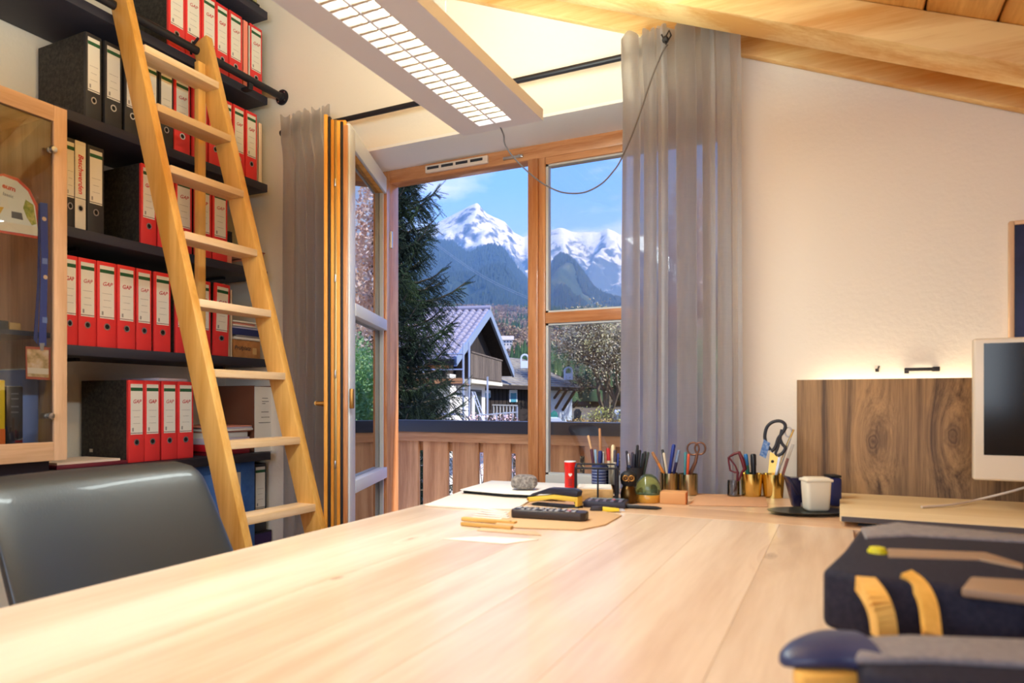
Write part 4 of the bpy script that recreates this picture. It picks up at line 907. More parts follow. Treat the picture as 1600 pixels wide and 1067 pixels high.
# big spruce beside the balcony
def spruce(base, lat0, d0, seed):
    rnd = random.Random(seed); g = np.random.default_rng(seed)
    t = thing('spruce', 'tall dark spruce with drooping branches close beyond the balcony', 'tree', base)
    top = 5.6; B = Vector(base)
    tr = MB().tube([B-Vector((0, 0, .3)), B+Vector((0, 0, 5)), B+Vector((0, 0, 9.8))], [.20, .15, .04], 10).obj('trunk', BARK, t)
    wood_ = MB(); tw = []                                  # twig frames: origin, direction, length
    def branch(z, az, L, droop, lift):
        o = B+Vector((0, 0, 4+z)); u = Vector((math.cos(az), math.sin(az), 0)); pts = []; n = 12
        for i in range(n+1):
            s = i/n; pts.append(o+u*(L*s)+Vector((0, 0, L*(-droop*s+(droop+lift)*s**2.6)+rnd.uniform(-.01, .01))))
        wood_.tube(pts, [.020*(1-.8*i/n)+.004 for i in range(n+1)], 4, caps=False)
        side = u.cross(Vector((0, 0, 1)))
        m = int(L*17)+4
        for k in range(m):
            s = .10+.90*(k+rnd.random()*.6)/m; i = min(n-1, int(s*n)); p = pts[i].lerp(pts[i+1], s*n-i); f = (pts[i+1]-pts[i]).normalized()
            for sg in (-1, 1):
                ln = (.16+.34*(1-s)**.8*min(1, L))*rnd.uniform(.7, 1.2)
                dv = (f*.75+side*sg*rnd.uniform(.45, .95)+Vector((0, 0, rnd.uniform(-.65, .02)))).normalized(); tw.append((p, dv, ln))
                if ln > .22:
                    for e in range(2):
                        dv2 = (dv*.5+Vector((0, 0, -1))*rnd.uniform(.4, 1.)+f*.2).normalized(); tw.append((p+dv*ln*rnd.uniform(.3, .8), dv2, ln*.6))
            if k % 2 == 0 and s < .9: tw.append((p, (Vector((0, 0, -1))+f*.3+side*rnd.uniform(-.3, .3)).normalized(), rnd.uniform(.15, .34)))
        tw.append((pts[-1], (pts[-1]-pts[-2]).normalized(), .16))
    A0 = math.atan2(ST, CT)                                # azimuth of "across"
    z = -2.6
    while z < 4.6:
        k = 9
        for j in range(k):
            az = A0+j*2*math.pi/k+rnd.uniform(-.3, .3); L = lerp([(-4, 1.3), (-1, 1.05), (.5, .95), (2.0, .70), (3.0, .58), (4.5, .45), (6, .1)], z)*rnd.uniform(.72, 1.08)
            branch(z, az, L, rnd.uniform(.28, .5), rnd.uniform(.0, .28))
        z += .26
    # the long arms that stand out against the mountain
    for (px, py, daz) in ((684, 300, -.1), (690, 420, .1), (672, 378, -.2), (727, 440, .05), (711, 506, -.3), (724, 600, .1), (722, 632, -.1), (648, 300, .1)):
        tip = far(px, py, d0); L = (Vector((tip.x, tip.y))-Vector((B.x, B.y))).length/ math.cos(daz); zt = tip.z-CZ
        branch(zt-.12*L, A0+daz, L, .38, .12)
    br = wood_.obj('branches', BARK, t)
    # needles: flattened brushes along each twig
    nn = 30; s = np.linspace(0, 1, nn); phi = np.arange(nn)*2.4
    O = np.array([tuple(x[0]) for x in tw]); Dv = np.array([tuple(x[1]) for x in tw]); Ln = np.array([x[2] for x in tw])
    U = np.cross(Dv, np.array([.13, .21, .97])); U /= np.linalg.norm(U, axis=1)[:, None]; Wv = np.cross(Dv, U)
    P = O[:, None, :]+Dv[:, None, :]*(Ln[:, None, None]*s[None, :, None])
    out = U[:, None, :]*np.cos(phi)[None, :, None]+Wv[:, None, :]*np.sin(phi)[None, :, None]+Dv[:, None, :]*.9
    out /= np.linalg.norm(out, axis=2)[..., None]; nl = .036*(1-.35*s)[None, :, None]
    wd = np.cross(out, Dv[:, None, :]); wd /= (np.linalg.norm(wd, axis=2)[..., None]+1e-6)
    V = np.stack([P-wd*.0045, P+wd*.0045, P+out*nl], axis=2).reshape(-1, 3)
    o = link('needles', from_np('needles', V, np.arange(len(V)).reshape(-1, 3), noisy('needle_green', [srgb(10, 20, 14), srgb(22, 38, 22), srgb(60, 80, 36)], 2.2, .8)), t); o['kind'] = 'stuff'
    print('spruce needles', len(V)//3)
b = W(-1.72, 9.0, -4)
spruce(b, -1.72, 9.0, 8)
# ================================================================== SHELVES AND FILES ON THE LEFT WALL
SHELFM = mat('anthracite_board', srgb(50, 50, 64), .55, spec=.4, bump=(40, .1))
XF = -2.42; XBK = -2.758; XS = -2.445            # shelf front edge, wall side, plane of the file spines
SZ = [CZ+1.83, CZ+1.43, CZ+1.020, CZ+.613, CZ+.200, CZ-.234]     # tops of the boards, from the top down
SY0 = [.4, .4, 1.43, 1.43, 1.43, .4]; STH = .036
ORD = ['topmost', 'second', 'third', 'fourth', 'fifth', 'lowest']
for i in range(5):
    t = thing('wall_shelf', f'{ORD[i]} black wall shelf board of the file shelves counted from the ceiling', 'shelf', (XF, 1.9, SZ[i]-STH), 'black shelf boards')
    MB().box(XBK, XF, SY0[i], 2.395, SZ[i]-STH, SZ[i]).obj('board', SHELFM, t, bevel=.002)
    for y in (SY0[i]+.15, 2.25): MB().box(XBK, XBK+.012, y, y+.03, SZ[i]-STH-.05, SZ[i]-STH).box(XBK, XBK+.20, y+.008, y+.022, SZ[i]-STH-.012, SZ[i]-STH).obj('bracket', IRON, t)
# ladder rail along the second board
t = thing('ladder_rail', 'black tubular ladder rail along the front of the second shelf with round wall flange', 'rail', (-2.375, 1.4, SZ[1]))
xr, zr2 = -2.378, SZ[1]+.012
MB().tube([(xr, .35, zr2), (xr, 2.435, zr2)], .0165, 16).obj('tube', IRON, t)
fl = MB().lathe((xr, 2.448, zr2), [(0, 0), (.036, 0), (.036, -.007), (.020, -.010), (.0165, -.022)], 20, (0, 1, 0)).obj('flange', IRON, t)
for k in range(4): MB().lathe((xr+.027*math.cos(k*1.57+.78), 2.441, zr2+.027*math.sin(k*1.57+.78)), [(0, -.003), (.004, -.003), (.004, 0)], 8, (0, 1, 0)).obj('screw', STEEL, fl)
for y in (.6, 1.25, 2.25): MB().box(xr-.006, xr+.006, y-.012, y+.012, zr2-.035, zr2-.012).box(XF, xr+.004, y-.012, y+.012, zr2-.045, zr2-.033).obj('bracket', IRON, t)

# ------------------------------------------------------------------ lever arch files
COVER = noisy('marbled_cover', [srgb(34, 33, 33), srgb(52, 50, 48), srgb(70, 66, 60)], 90., .7)
REDS = mat('red_spine', srgb(230, 58, 60), .45); BLKS = mat('black_spine', srgb(52, 52, 56), .5); GRYS = mat('grey_spine', srgb(74, 76, 84), .5)
PAPER = mat('paper_white', srgb(236, 234, 228), .8); LABELM = mat('spine_label', srgb(232, 230, 222), .7)
GREENB = mat('green_band', srgb(38, 92, 56), .6); RINGM = mat('ring_metal', srgb(196, 196, 200), .3, .9); HOLEM = mat('hole_black', srgb(14, 14, 16), .8)
REDINK = mat('red_ink', srgb(190, 60, 70), .7); GREYINK = mat('grey_ink', srgb(150, 148, 146), .7); DARKINK = mat('dark_ink', srgb(60, 56, 60), .7)
FH = .318
def rot_text(s, size, y, z, x, shear=.15, bold=0.):
    me = text_mesh(s, size, 0, shear, bold); M = Matrix(((0, 0, 1, x), (1, 0, 0, y), (0, 1, 0, z), (0, 0, 0, 1))); me.transform(M); return me
GAPT = []
for sh, b in ((.25, .0002), (.1, .0006), (.35, .0004)):
    me = rot_text('GAP', .020, 0, .235, .0012, sh, b); me.materials.clear(); me.materials.append(REDINK); GAPT.append(me)
def file_proto(w, spine_m, text, red):
    """file standing on its origin, spine at x=0 facing +x"""
    root = bpy.data.objects.new('lever_arch_file', None); COL.objects.link(root)
    h = w/2
    MB().box(-.285, -.012, -h, -h+.003, 0, FH).box(-.285, -.012, h-.003, h, 0, FH).obj('cover', COVER, root)
    MB().box(-.262, -.03, -h+.008, h-.010, .008, .300).obj('papers', PAPER, root)
    MB().box(-.014, 0, -h, h, 0, FH).obj('spine', spine_m, root, bevel=.0025)
    lw = h-.0095 if w > .06 else h-.006
    lb = MB().box(0, .0006, -lw, lw, .108, .303).obj('label', LABELM, root)
    MB().box(.0006, .0009, -lw, lw, .276, .289).obj('band', GREENB, lb)
    MB().box(.0006, .0009, -lw, lw, .112, .1145).obj('rule', DARKINK if not red else mat('dark_red_rule', srgb(120, 40, 50), .7), lb)
    m = MB()
    for z, a in ((.200, .7), (.175, .5), (.150, .6)): m.quad((.0008, -lw*a, z), (.0008, lw*a, z), (.0008, lw*a, z+.0012), (.0008, -lw*a, z+.0012))
    m.quad((.0008, -lw*.75, .120), (.0008, -lw*.5, .120), (.0008, -lw*.5, .134), (.0008, -lw*.75, .134)).obj('print', GREYINK, lb)
    if text:
        o = bpy.data.objects.new('handwriting', text); COL.objects.link(o); o.parent = lb
    MB().lathe((0, 0, .078), [(.0088, 0), (.0088, .0016), (.0125, .0016), (.0125, 0)], 20, (1, 0, 0)).obj('finger_ring', RINGM, root)
    MB().lathe((0, 0, .078), [(0, .0006), (.0090, .0006), (.0090, 0)], 16, (1, 0, 0)).obj('finger_hole', HOLEM, root)
    MB().box(-.235, -.215, -h-.0004, -h+.0005, .035, .048).obj('maker_tag', mat('silver_tag', srgb(196, 190, 180), .4, .3), root)
    return root
PROTO = {}
def place_file(y0, y1, zi, colour, label, group, txt=0, dx=0., tilt=0., narrow=False):
    w = .050 if narrow else .076
    k = (colour, narrow, txt)
    first = k not in PROTO
    if first: PROTO[k] = file_proto(w, {'red': REDS, 'black': BLKS, 'grey': GRYS}[colour], GAPT[txt] if colour == 'red' else None, colour == 'red'); o = PROTO[k]
    else: o = copy_tree(PROTO[k])
    s = (y1-y0-.003)/w; o.scale = (1, max(.7, min(1.1, s)), 1)
    o.location = (XS+dx, (y0+y1)/2, SZ[zi]+.0005)
    if tilt: o.rotation_euler = (tilt, 0, 0); o.location.z += abs(math.sin(tilt))*.038
    tag(o, label, 'file', group); return o
NUM = ['first', 'second', 'third', 'fourth', 'fifth', 'sixth', 'seventh', 'eighth', 'ninth', 'tenth']
def row(zi, edges, colours, where, group, narrow=()):
    cnt = {}
    for i, ((a, b), c) in enumerate(zip(edges, colours)):
        n = cnt.get(c, 0); cnt[c] = n+1; tot = colours.count(c)
        lab = f'{NUM[n]} {c} file from the left of {tot} on the {where}'
        place_file(a, b, zi, c, lab, group, (i*2+zi) % 3, dx=random.uniform(-.006, .0), narrow=i in narrow)
Y = lambda px: onX(px, 500, XS).y
P_ = lambda *xs: [(Y(a), Y(b)) for a, b in zip(xs, xs[1:])]
row(1, P_(264, 290.7, 316, 338.8, 358.7, 379.4)+[(Y(391), Y(411))], ['red']*6, 'shelf with the ladder rail', 'red files on the rail shelf')
row(2, [(Y(135), Y(161)), (Y(164), Y(192)), (Y(196), Y(221)), (Y(224), Y(248.5)), (Y(250), Y(273)), (Y(273.5), Y(299)), (Y(301.5), Y(326)), (Y(326.5), Y(347)), (Y(348), Y(365)), (Y(365.5), Y(384)), (Y(384.5), Y(402.5))],
    ['black']*5+['red']*6, 'third shelf from above', 'files on the third shelf', (8,))
row(3, [(Y(103.5), Y(116)), (Y(137), Y(164)), (Y(221), Y(246)), (Y(247), Y(273)), (Y(275), Y(302)), (Y(305), Y(331)), (Y(333), Y(357))], ['black', 'black', 'red', 'red', 'red', 'red', 'red'], 'fourth shelf from above', 'files on the fourth shelf', (0,))
wf_ = place_file(Y(116.5), Y(135), 3, 'grey', 'white narrow file with red writing down its spine on the fourth shelf', 'files on the fourth shelf', narrow=True)
for c in wf_.children:
    if c.name.startswith('label'):
        c.scale = (1, 1.22, 1)
        for g in list(c.children):
            if g.name.split('.')[0] in ('band', 'print'): bpy.data.objects.remove(g)
        me = text_mesh('Beschwerden', .026, 0, .2, .0005); M = Matrix(((0, 0, 1, .0012), (0, 1, 0, 0), (-1, 0, 0, .200), (0, 0, 0, 1))); me.transform(M); me.materials.clear(); me.materials.append(mat('bright_red_ink', srgb(214, 40, 48), .7))
        o = bpy.data.objects.new('handwriting', me); COL.objects.link(o); o.parent = c
    if c.name.startswith('spine'):
        c.data = c.data.copy(); c.data.materials.clear(); c.data.materials.append(mat('white_spine', srgb(226, 222, 214), .5))
row(4, P_(97, 123.5, 152.6, 183.6, 212.5)+[(Y(214), Y(239)), (Y(241.5), Y(268)), (Y(275), Y(302)), (Y(304), Y(331))], ['red']*8, 'fifth shelf from above', 'red files on the fifth shelf')
place_file(Y(333), Y(357), 4, 'red', 'red lever arch file leaning to the right at the end of the fifth shelf', 'red files on the fifth shelf', 1, tilt=-.035)
row(5, P_(201, 227, 252.3)+P_(254, 278.5, 304), ['red']*4, 'lowest shelf above the leather chair', 'red files on the lowest shelf')

def slab(name, y0, y1, z, h, m, label, cat, group=None, x0=-2.70, x1=-2.45, rot=0., parts=None):
    o = MB().box(x0, x1, y0, y1, z, z+h).obj(name, m, None, bevel=min(.002, h*.3)); tag(o, label, cat, group); return o
PINKF = mat('salmon_card', srgb(250, 150, 130), .6); KRAFT = noisy('kraft_card', [srgb(166, 112, 66), srgb(196, 140, 88)], 30., .8); BLUEF = mat('navy_folder', srgb(40, 52, 110), .5); REDF = mat('red_folder', srgb(196, 30, 44), .4)
z = SZ[1]
def folder(y0, y1, zi, m, label, h=.31, tilt=0, x0=-2.70, x1=XS):
    """upright card folder: two covers and paper between"""
    t = thing('card_folder', label, 'folder', ((x0+x1)/2, (y0+y1)/2, SZ[zi]))
    MB().box(x0, x1, y0, y0+.002, SZ[zi]+.0005, SZ[zi]+h).box(x0, x1, y1-.002, y1, SZ[zi]+.0005, SZ[zi]+h).box(x1-.002, x1, y0, y1, SZ[zi]+.0005, SZ[zi]+h).obj('cover', m, t)
    MB().box(x0+.01, x1-.004, y0+.003, y1-.003, SZ[zi]+.003, SZ[zi]+h-.012).obj('papers', PAPER, t)
    if tilt: t.rotation_euler = (tilt, 0, 0)
    return t
folder(Y(379.8), Y(387.6), 1, PINKF, 'salmon pink card folder squeezed between red files on the rail shelf')
folder(Y(388), Y(390.8), 1, PAPER, 'thin white folder beside the salmon folder on the rail shelf', .30)
folder(Y(403.5), Y(409.5), 2, mat('cream_card', srgb(236, 214, 190), .6), 'thin cream folder at the right end of the third shelf', .285)
folder(Y(359.5), Y(363), 4, mat('cream_card', srgb(236, 214, 190), .6), 'thin cream board leaning against the last red file on the fifth shelf', .30, 0)
# things lying on the shelves
def heap(name, label, y0, y1, z, sheets, x0=-2.72, x1=-2.45, seed=0):
    """stack of papers or books lying flat: every layer a part"""
    rnd = random.Random(seed); t = thing(name, label, 'paper stack', ((x0+x1)/2, (y0+y1)/2, z))
    zz = z+.0005
    for (n, h, m) in sheets:
        a, b, c = rnd.uniform(-.012, .012), rnd.uniform(-.014, .014), rnd.uniform(-.012, .008)
        MB().box(x0+c, x1+c, y0+a, y1+b, zz, zz+h-.0004).obj(n, m, t, bevel=min(.0015, h*.25)); zz += h
    return t
LILAC = mat('lilac_paper', srgb(206, 198, 222), .8); SALM = mat('salmon_paper', srgb(226, 150, 130), .8); BROWNB = mat('brown_cover', srgb(140, 70, 56), .6); BLACKC = mat('black_card', srgb(24, 24, 28), .6)
heap('magazine_stack', 'stack of papers and magazines at the right end of the topmost shelf', Y(372), Y(404), SZ[0], [('magazine', .018, PAPER), ('magazine', .012, BLACKC), ('magazine', .015, mat('olive_paper', srgb(160, 156, 116), .8)), ('magazine', .012, PAPER)], seed=2)
heap('book_stack', 'grey and brown books lying at the right end of the fourth shelf', Y(388), Y(413), SZ[3], [('book', .035, mat('grey_cover', srgb(150, 146, 146), .6)), ('book', .012, SALM), ('book', .040, mat('mauve_pages', srgb(176, 140, 132), .7)), ('book', .006, BROWNB)], seed=3)
t = thing('black_box', 'small black box standing between red file and ladder on the fourth shelf', 'box', (-2.5, Y(362), SZ[3]))
MB().box(-2.62, -2.46, Y(356.5), Y(366), SZ[3]+.0005, SZ[3]+.10).obj('body', SALM, t); MB().box(-2.622, -2.458, Y(356.3), Y(366.2), SZ[3]+.10, SZ[3]+.15).obj('lid', BLACKC, t)
t = thing('cardboard_box', 'brown cardboard box with handwriting on the fifth shelf behind the ladder', 'box', (-2.55, Y(380), SZ[4]))
y0, y1, zb = Y(366), Y(408), SZ[4]
MB().box(-2.72, -2.45, y0, y1, zb+.0005, zb+.082).obj('body', KRAFT, t, bevel=.002)
MB().box(-2.4504, -2.4490, Y(396), Y(402), zb+.02, zb+.05).obj('tape', mat('tan_tape', srgb(206, 166, 110), .5), t)
lettering('handwriting', 'Prüfplatz', .026, DARKINK, (-2.4486, Y(380), zb+.045), (0, 1, 0), (0, 0, 1), t, .0003, .2)
heap('paper_stack', 'heap of papers and a navy folder on top of the brown cardboard box', Y(366), Y(405), SZ[4]+.083, [('papers', .012, PAPER), ('folder', .008, mat('grey_cover', srgb(150, 146, 146), .6)), ('folder', .030, BLUEF), ('papers', .010, LILAC), ('papers', .008, PAPER), ('papers', .010, SALM), ('papers', .007, PAPER)], seed=5)
# lowest shelf
heap('paper_stack', 'pile of white papers on a red folder on the lowest shelf behind the ladder', Y(330), Y(394), SZ[5], [('folder', .018, mat('dark_red_folder', srgb(120, 20, 36), .5)), ('folder', .030, REDF), ('papers', .026, LILAC), ('papers', .024, PAPER), ('papers', .006, SALM), ('papers', .010, PAPER), ('papers', .007, LILAC), ('papers', .006, SALM)], seed=7)
t = thing('magazine_holder', 'brown cardboard magazine holder with white printed front at the end of the lowest shelf', 'box', (-2.58, Y(410), SZ[5]))
z = SZ[5]+.0005
MB().box(-2.73, -2.455, Y(400), Y(400)+.003, z, z+.31).box(-2.73, -2.455, Y(426)-.003, Y(426), z, z+.31).box(-2.73, -2.455, Y(400), Y(426), z, z+.004).box(-2.73, -2.727, Y(400), Y(426), z, z+.31).obj('body', mat('brown_card', srgb(120, 76, 56), .8), t)
MB().box(-2.455, -2.450, Y(400), Y(426), z, z+.305).obj('front', PAPER, t)
m = MB()
for zz, a, b in ((.25, .4, .75), (.235, .4, .8), (.225, .4, .6), (.185, .35, .8), (.160, .35, .85), (.135, .2, .9)):
    ya, yb = Y(400)+(Y(426)-Y(400))*a, Y(400)+(Y(426)-Y(400))*b; m.quad((-2.4494, ya, z+zz), (-2.4494, yb, z+zz), (-2.4494, yb, z+zz+.0025), (-2.4494, ya, z+zz+.0025))
m.obj('print', DARKINK, t)
t = thing('flat_folder', 'maroon folder with papers lying flat on the lowest shelf left of the red files', 'folder', (-2.5, 1.58, SZ[5]))
ya, yb = 1.44, 1.70
MB().box(-2.66, -2.425, ya, yb, z, z+.014).obj('folder', mat('maroon_folder', srgb(110, 36, 52), .6), t, bevel=.002)
MB().box(-2.65, -2.44, ya+.01, yb-.02, z+.014, z+.022).obj('papers', mat('cream_paper', srgb(230, 214, 200), .8), t)
slab('white_sheets', Y(254), Y(300), SZ[5]+FH+.001, .012, LILAC, 'white paper sheets lying on top of the lowest red files', 'paper', x0=-2.70, x1=-2.47)

# ------------------------------------------------------------------ low blue cabinet under the lowest shelf
BLUEC = noisy('blue_paint', [srgb(46, 84, 150), srgb(64, 108, 178), srgb(78, 124, 194)], 6., .5, bump=.05)
t = thing('low_cabinet', 'low blue painted cabinet with open niches under the lowest shelf', 'cabinet', (-2.58, 1.4, 0))
top = SZ[5]-STH
MB().box(XBK, -2.40, .4, 2.395, top, SZ[5]).obj('worktop', SHELFM, t, bevel=.002)
XC = -2.435; ye = Y(395.5); yi = Y(374.5); zt2 = onX(360, 738, XC).z
bays = [(.42, .44, 0), (1.02, 1.06, 0), (1.62, 1.66, 0), (yi, ye, 0)]
for a, b, _ in bays: MB().box(XBK, XC, a, b, 0, top).obj('upright', BLUEC, t, bevel=.002)
MB().box(XBK, XC, .44, yi, zt2, top).obj('top_panel', BLUEC, t)
MB().box(XBK, XC, .44, yi, 0, .08).obj('plinth', BLUEC, t)
CREAM = mat('cream_niche', srgb(238, 226, 204), .6)
MB().box(XBK, XBK+.01, .44, yi, .08, zt2).obj('back_panel', CREAM, t)
MB().box(XC-.03, XC-.004, yi-.022, yi, .08, zt2-.004).obj('lining', CREAM, t)
nl = MB().box(-2.60, -2.58, 1.70, yi-.03, zt2-.014, zt2-.001).obj('niche_lamp', mat('niche_glow', (1, .9, .7, 1), emit=(1, .86, .62, 1), estr=6.), t)
# dark crate and file in the gap beside it
t = thing('floor_crate', 'dark purple crate on the floor between blue cabinet and curtain', 'crate', (-2.55, 2.37, 0))
m = MB().box(-2.74, -2.44, 2.330, 2.342, 0, .455).box(-2.74, -2.44, 2.428, 2.440, 0, .455).box(-2.74, -2.728, 2.342, 2.428, 0, .455).box(-2.452, -2.44, 2.342, 2.428, 0, .455).box(-2.74, -2.44, 2.342, 2.428, 0, .01)
m.obj('body', mat('dark_purple', srgb(52, 36, 86), .6), t); MB().box(-2.74, -2.44, 2.33, 2.44, .455, .461).obj('lid', BLACKC, t)
o = copy_tree(PROTO[('black', False, (0*2+2) % 3)] if ('black', False, (0*2+2) % 3) in PROTO else list(PROTO.values())[0]); o.scale = (1, 1, 1); o.rotation_euler = (0, 0, 0); o.location = (-2.455, 2.384, .462)
tag(o, 'black file with white label standing beside the blue cabinet behind the ladder', 'file')

# ------------------------------------------------------------------ beech cabinet with glass door
BEECH = wood('beech', srgb(206, 166, 130), srgb(232, 196, 162), 'Z', 8., .45, contrast=.5); BEECHY = wood('beech_y', srgb(206, 166, 130), srgb(232, 196, 162), 'Y', 8., .45, contrast=.5)
BEECHX = wood('beech_x', srgb(206, 166, 130), srgb(232, 196, 162), 'X', 8., .45, contrast=.5)
CX, CB = -2.33, -2.755; cy0, cy1 = .60, 1.418; cz0, cz1 = CZ-.193, CZ+.977
t = thing('glass_cabinet', 'beech display cabinet with a glass door left of the file shelves', 'cabinet', (-2.54, 1.0, SZ[5]))
MB().box(CB+.02, CX-.05, cy0+.02, cy1-.03, SZ[5]+.0005, cz0).obj('plinth', SHELFM, t)
MB().box(CB, CX-.022, cy0, cy0+.018, cz0, cz1).obj('side_panel', BEECH, t); MB().box(CB, CX-.022, cy1-.018, cy1, cz0, cz1).obj('side_panel', BEECH, t)
MB().box(CB, CX-.022, cy0+.018, cy1-.018, cz1-.018, cz1).obj('top_panel', BEECHX, t); MB().box(CB, CX-.022, cy0+.018, cy1-.018, cz0, cz0+.018).obj('bottom_panel', BEECHX, t)
MB().box(CB, CB+.006, cy0+.018, cy1-.018, cz0+.018, cz1-.018).obj('back_panel', BEECH, t)
zs = onX(20, 515, CX-.06).z
MB().box(CB+.006, CX-.06, cy0+.018, cy1-.018, zs-.016, zs).obj('shelf', mat('dark_glass_shelf', srgb(50, 48, 56), .2), t)
d_ = MB().box(CX-.02, CX, cy1-.043, cy1, cz0, cz1).obj('door', BEECH, t, bevel=.002); MB().box(CX-.02, CX, cy0, cy0+.043, cz0, cz1).obj('stile', BEECH, d_, bevel=.002)
MB().box(CX-.02, CX, cy0+.043, cy1-.043, cz1-.053, cz1).obj('rail', BEECHY, d_, bevel=.002); MB().box(CX-.02, CX, cy0+.043, cy1-.043, cz0, cz0+.062).obj('rail', BEECHY, d_, bevel=.002)
MB().box(CX-.012, CX-.009, cy0+.040, cy1-.040, cz0+.058, cz1-.050).obj('pane', glazing('cabinet_glass', (.97, .98, .97, 1), 1.5), d_)
for (px, py) in ((77, 235), (73, 650)):
    k = onX(px, py, CX-.009)
    MB().lathe(k, [(.0045, 0), (.0045, .012), (.011, .016), (.012, .024), (.009, .029), (0, .030)], 18, (1, 0, 0)).lathe(k, [(.009, .0), (.009, .003), (0, .003)], 14, (1, 0, 0)).obj('knob', STEEL, d_)
# in and on the cabinet
XI = CX-.030
def cpoly(pxs, x, th=.002): return MB().prism([onX(a, b, x) for a, b in pxs], (th, 0, 0))
t = thing('round_leaflet', 'white round-topped leaflet with red rim standing behind the cabinet glass', 'leaflet', onX(0, 375, XI))
O = [(-70, 352), (-70, 312), (-45, 288), (-20, 274), (5, 271), (28, 279), (46, 296), (58, 320), (64, 374)]
cpoly(O, XI-.003).obj('rim', mat('rim_red', srgb(220, 84, 54), .5), t)
I_ = [(-67, 349), (-67, 315), (-43, 292), (-20, 278), (4, 275), (26, 283), (43, 299), (54, 322), (60, 369)]
cpoly(I_, XI-.001).obj('card', PAPER, t)
cpoly([(40, 312), (52, 320), (57, 350), (50, 352), (42, 340), (36, 325)], XI+.001, .0006).obj('picture', noisy('leaflet_green', [srgb(110, 130, 40), srgb(170, 170, 70), srgb(220, 200, 120)], 60., .7), t)
cpoly([(18, 330), (34, 333), (36, 344), (18, 340)], XI+.001, .0006).obj('picture', mat('leaflet_grey', srgb(110, 108, 112), .7), t)
cpoly([(-20, 320), (6, 324), (0, 334), (-20, 338)], XI+.001, .0006).obj('picture', mat('leaflet_yellow', srgb(226, 176, 60), .7), t)
cpoly([(-67, 333), (58, 355), (60, 368), (-67, 348)], XI+.001, .0004).obj('picture', mat('leaflet_cream', srgb(240, 226, 206), .7), t)
k = onX(14, 293, XI+.0018); lettering('print', 'eum', .022, mat('rim_red', srgb(220, 84, 54), .5), k, (0, 1, -.10), (0, .1, 1), t, .0008)
k = onX(13, 305, XI+.0018); lettering('print', 'lassic', .015, mat('leaflet_grey', srgb(110, 108, 112), .7), k, (0, 1, -.10), (0, .1, 1), t)
t = thing('lanyard', 'blue printed lanyard with orange badge hanging behind the cabinet glass', 'lanyard', onX(66, 595, XI))
LB = mat('lanyard_blue', srgb(44, 62, 150), .6); LD = mat('lanyard_dark', srgb(34, 44, 110), .7)
cpoly([(62, 316), (74, 318), (75, 400), (73, 480), (72, 540), (60, 540), (62, 480), (64, 400)], XI+.006, .0015).obj('strap', LB, t)
cpoly([(60, 318), (64, 318), (62, 440), (58, 538), (52, 530), (58, 440)], XI+.003, .0015).obj('strap', LD, t)
for (a, b) in ((69, 342), (71, 433)): MB().lathe(onX(a, b, XI+.0076), [(0, .0005), (.007, .0005), (.007, 0)], 14, (1, 0, 0)).obj('print', mat('lanyard_dot', srgb(240, 196, 160), .6), t)
for (a, b) in ((70, 408), (70, 500)): cpoly([(a-4, b-5), (a+4, b-4), (a+4, b+5), (a-4, b+4)], XI+.0076, .0004).obj('print', mat('lanyard_light', srgb(130, 146, 206), .6), t)
cpoly([(61, 536), (69, 536), (67, 548), (63, 548)], XI+.006, .003).obj('clip', STEEL, t)
b_ = cpoly([(39, 541), (79, 543), (79, 594), (40, 592)], XI+.004, .003).obj('badge', mat('badge_orange', srgb(186, 84, 50), .5), t)
cpoly([(42, 545), (76, 547), (76, 590), (43, 588)], XI+.0072, .0005).obj('card', noisy('badge_print', [srgb(170, 130, 60), srgb(226, 180, 130), srgb(240, 206, 176)], 40., .6), b_)
cpoly([(43, 574), (76, 576), (76, 585), (43, 583)], XI+.0079, .0004).obj('card', mat('badge_cream', srgb(240, 216, 190), .6), b_)
cpoly([(80, 542), (90, 541), (90, 591), (80, 593)], XI+.001, .002).obj('badge', mat('badge_orange', srgb(186, 84, 50), .5), t)
xz = -2.42
def cbook(px0, px1, pyt, pyb, m, label, depth=.2, two=None):
    a, b, c = onX(px0, pyb, xz), onX(px1, pyb, xz), onX(px1, pyt, xz); zb = cz0+.0185
    t = thing('book', label, 'book', ((xz-depth/2), (a.y+b.y)/2, zb))
    MB().box(xz-depth, xz, a.y, b.y, zb, c.z).obj('cover', m, t, bevel=.002)
    MB().box(xz-depth-.002, xz-.006, a.y+.003, b.y-.003, zb+.004, c.z-.004+.005).obj('pages', PAPER, t)
    if two: MB().box(xz, xz+.001, a.y, b.y, zb, zb+(c.z-zb)*.36).obj('band', two, t)
    return t
yb_ = cbook(-12, 8, 594, 690, mat('yellow_cover', srgb(240, 196, 30), .5), 'yellow book with orange foot at the bottom of the glass cabinet', two=mat('orange_cover', srgb(236, 110, 40), .5))
bb_ = cbook(10, 36, 604, 690, mat('black_cover', srgb(36, 30, 32), .5), 'black book with pale print in the glass cabinet beside the yellow one')
k = onX(22, 622, xz+.001); lettering('print', 'Die\nBibel', .020, mat('leaflet_grey', srgb(110, 108, 112), .7), k, (0, 1, 0), (0, 0, 1), bb_) if False else None
m = MB()
for py in (616, 624, 636, 645): a = onX(17, py, xz+.0008); b = onX(29, py, xz+.0008); m.quad(a, b, b+Vector((0, 0, .004)), a+Vector((0, 0, .004)))
m.obj('print', mat('leaflet_grey', srgb(110, 108, 112), .7), bb_)
a, b = onX(40, 690, xz), onX(66, 690, xz)
t = thing('blue_folder', 'pale blue folder standing behind the badge in the glass cabinet', 'folder', (xz-.1, (a.y+b.y)/2, cz0+.018))
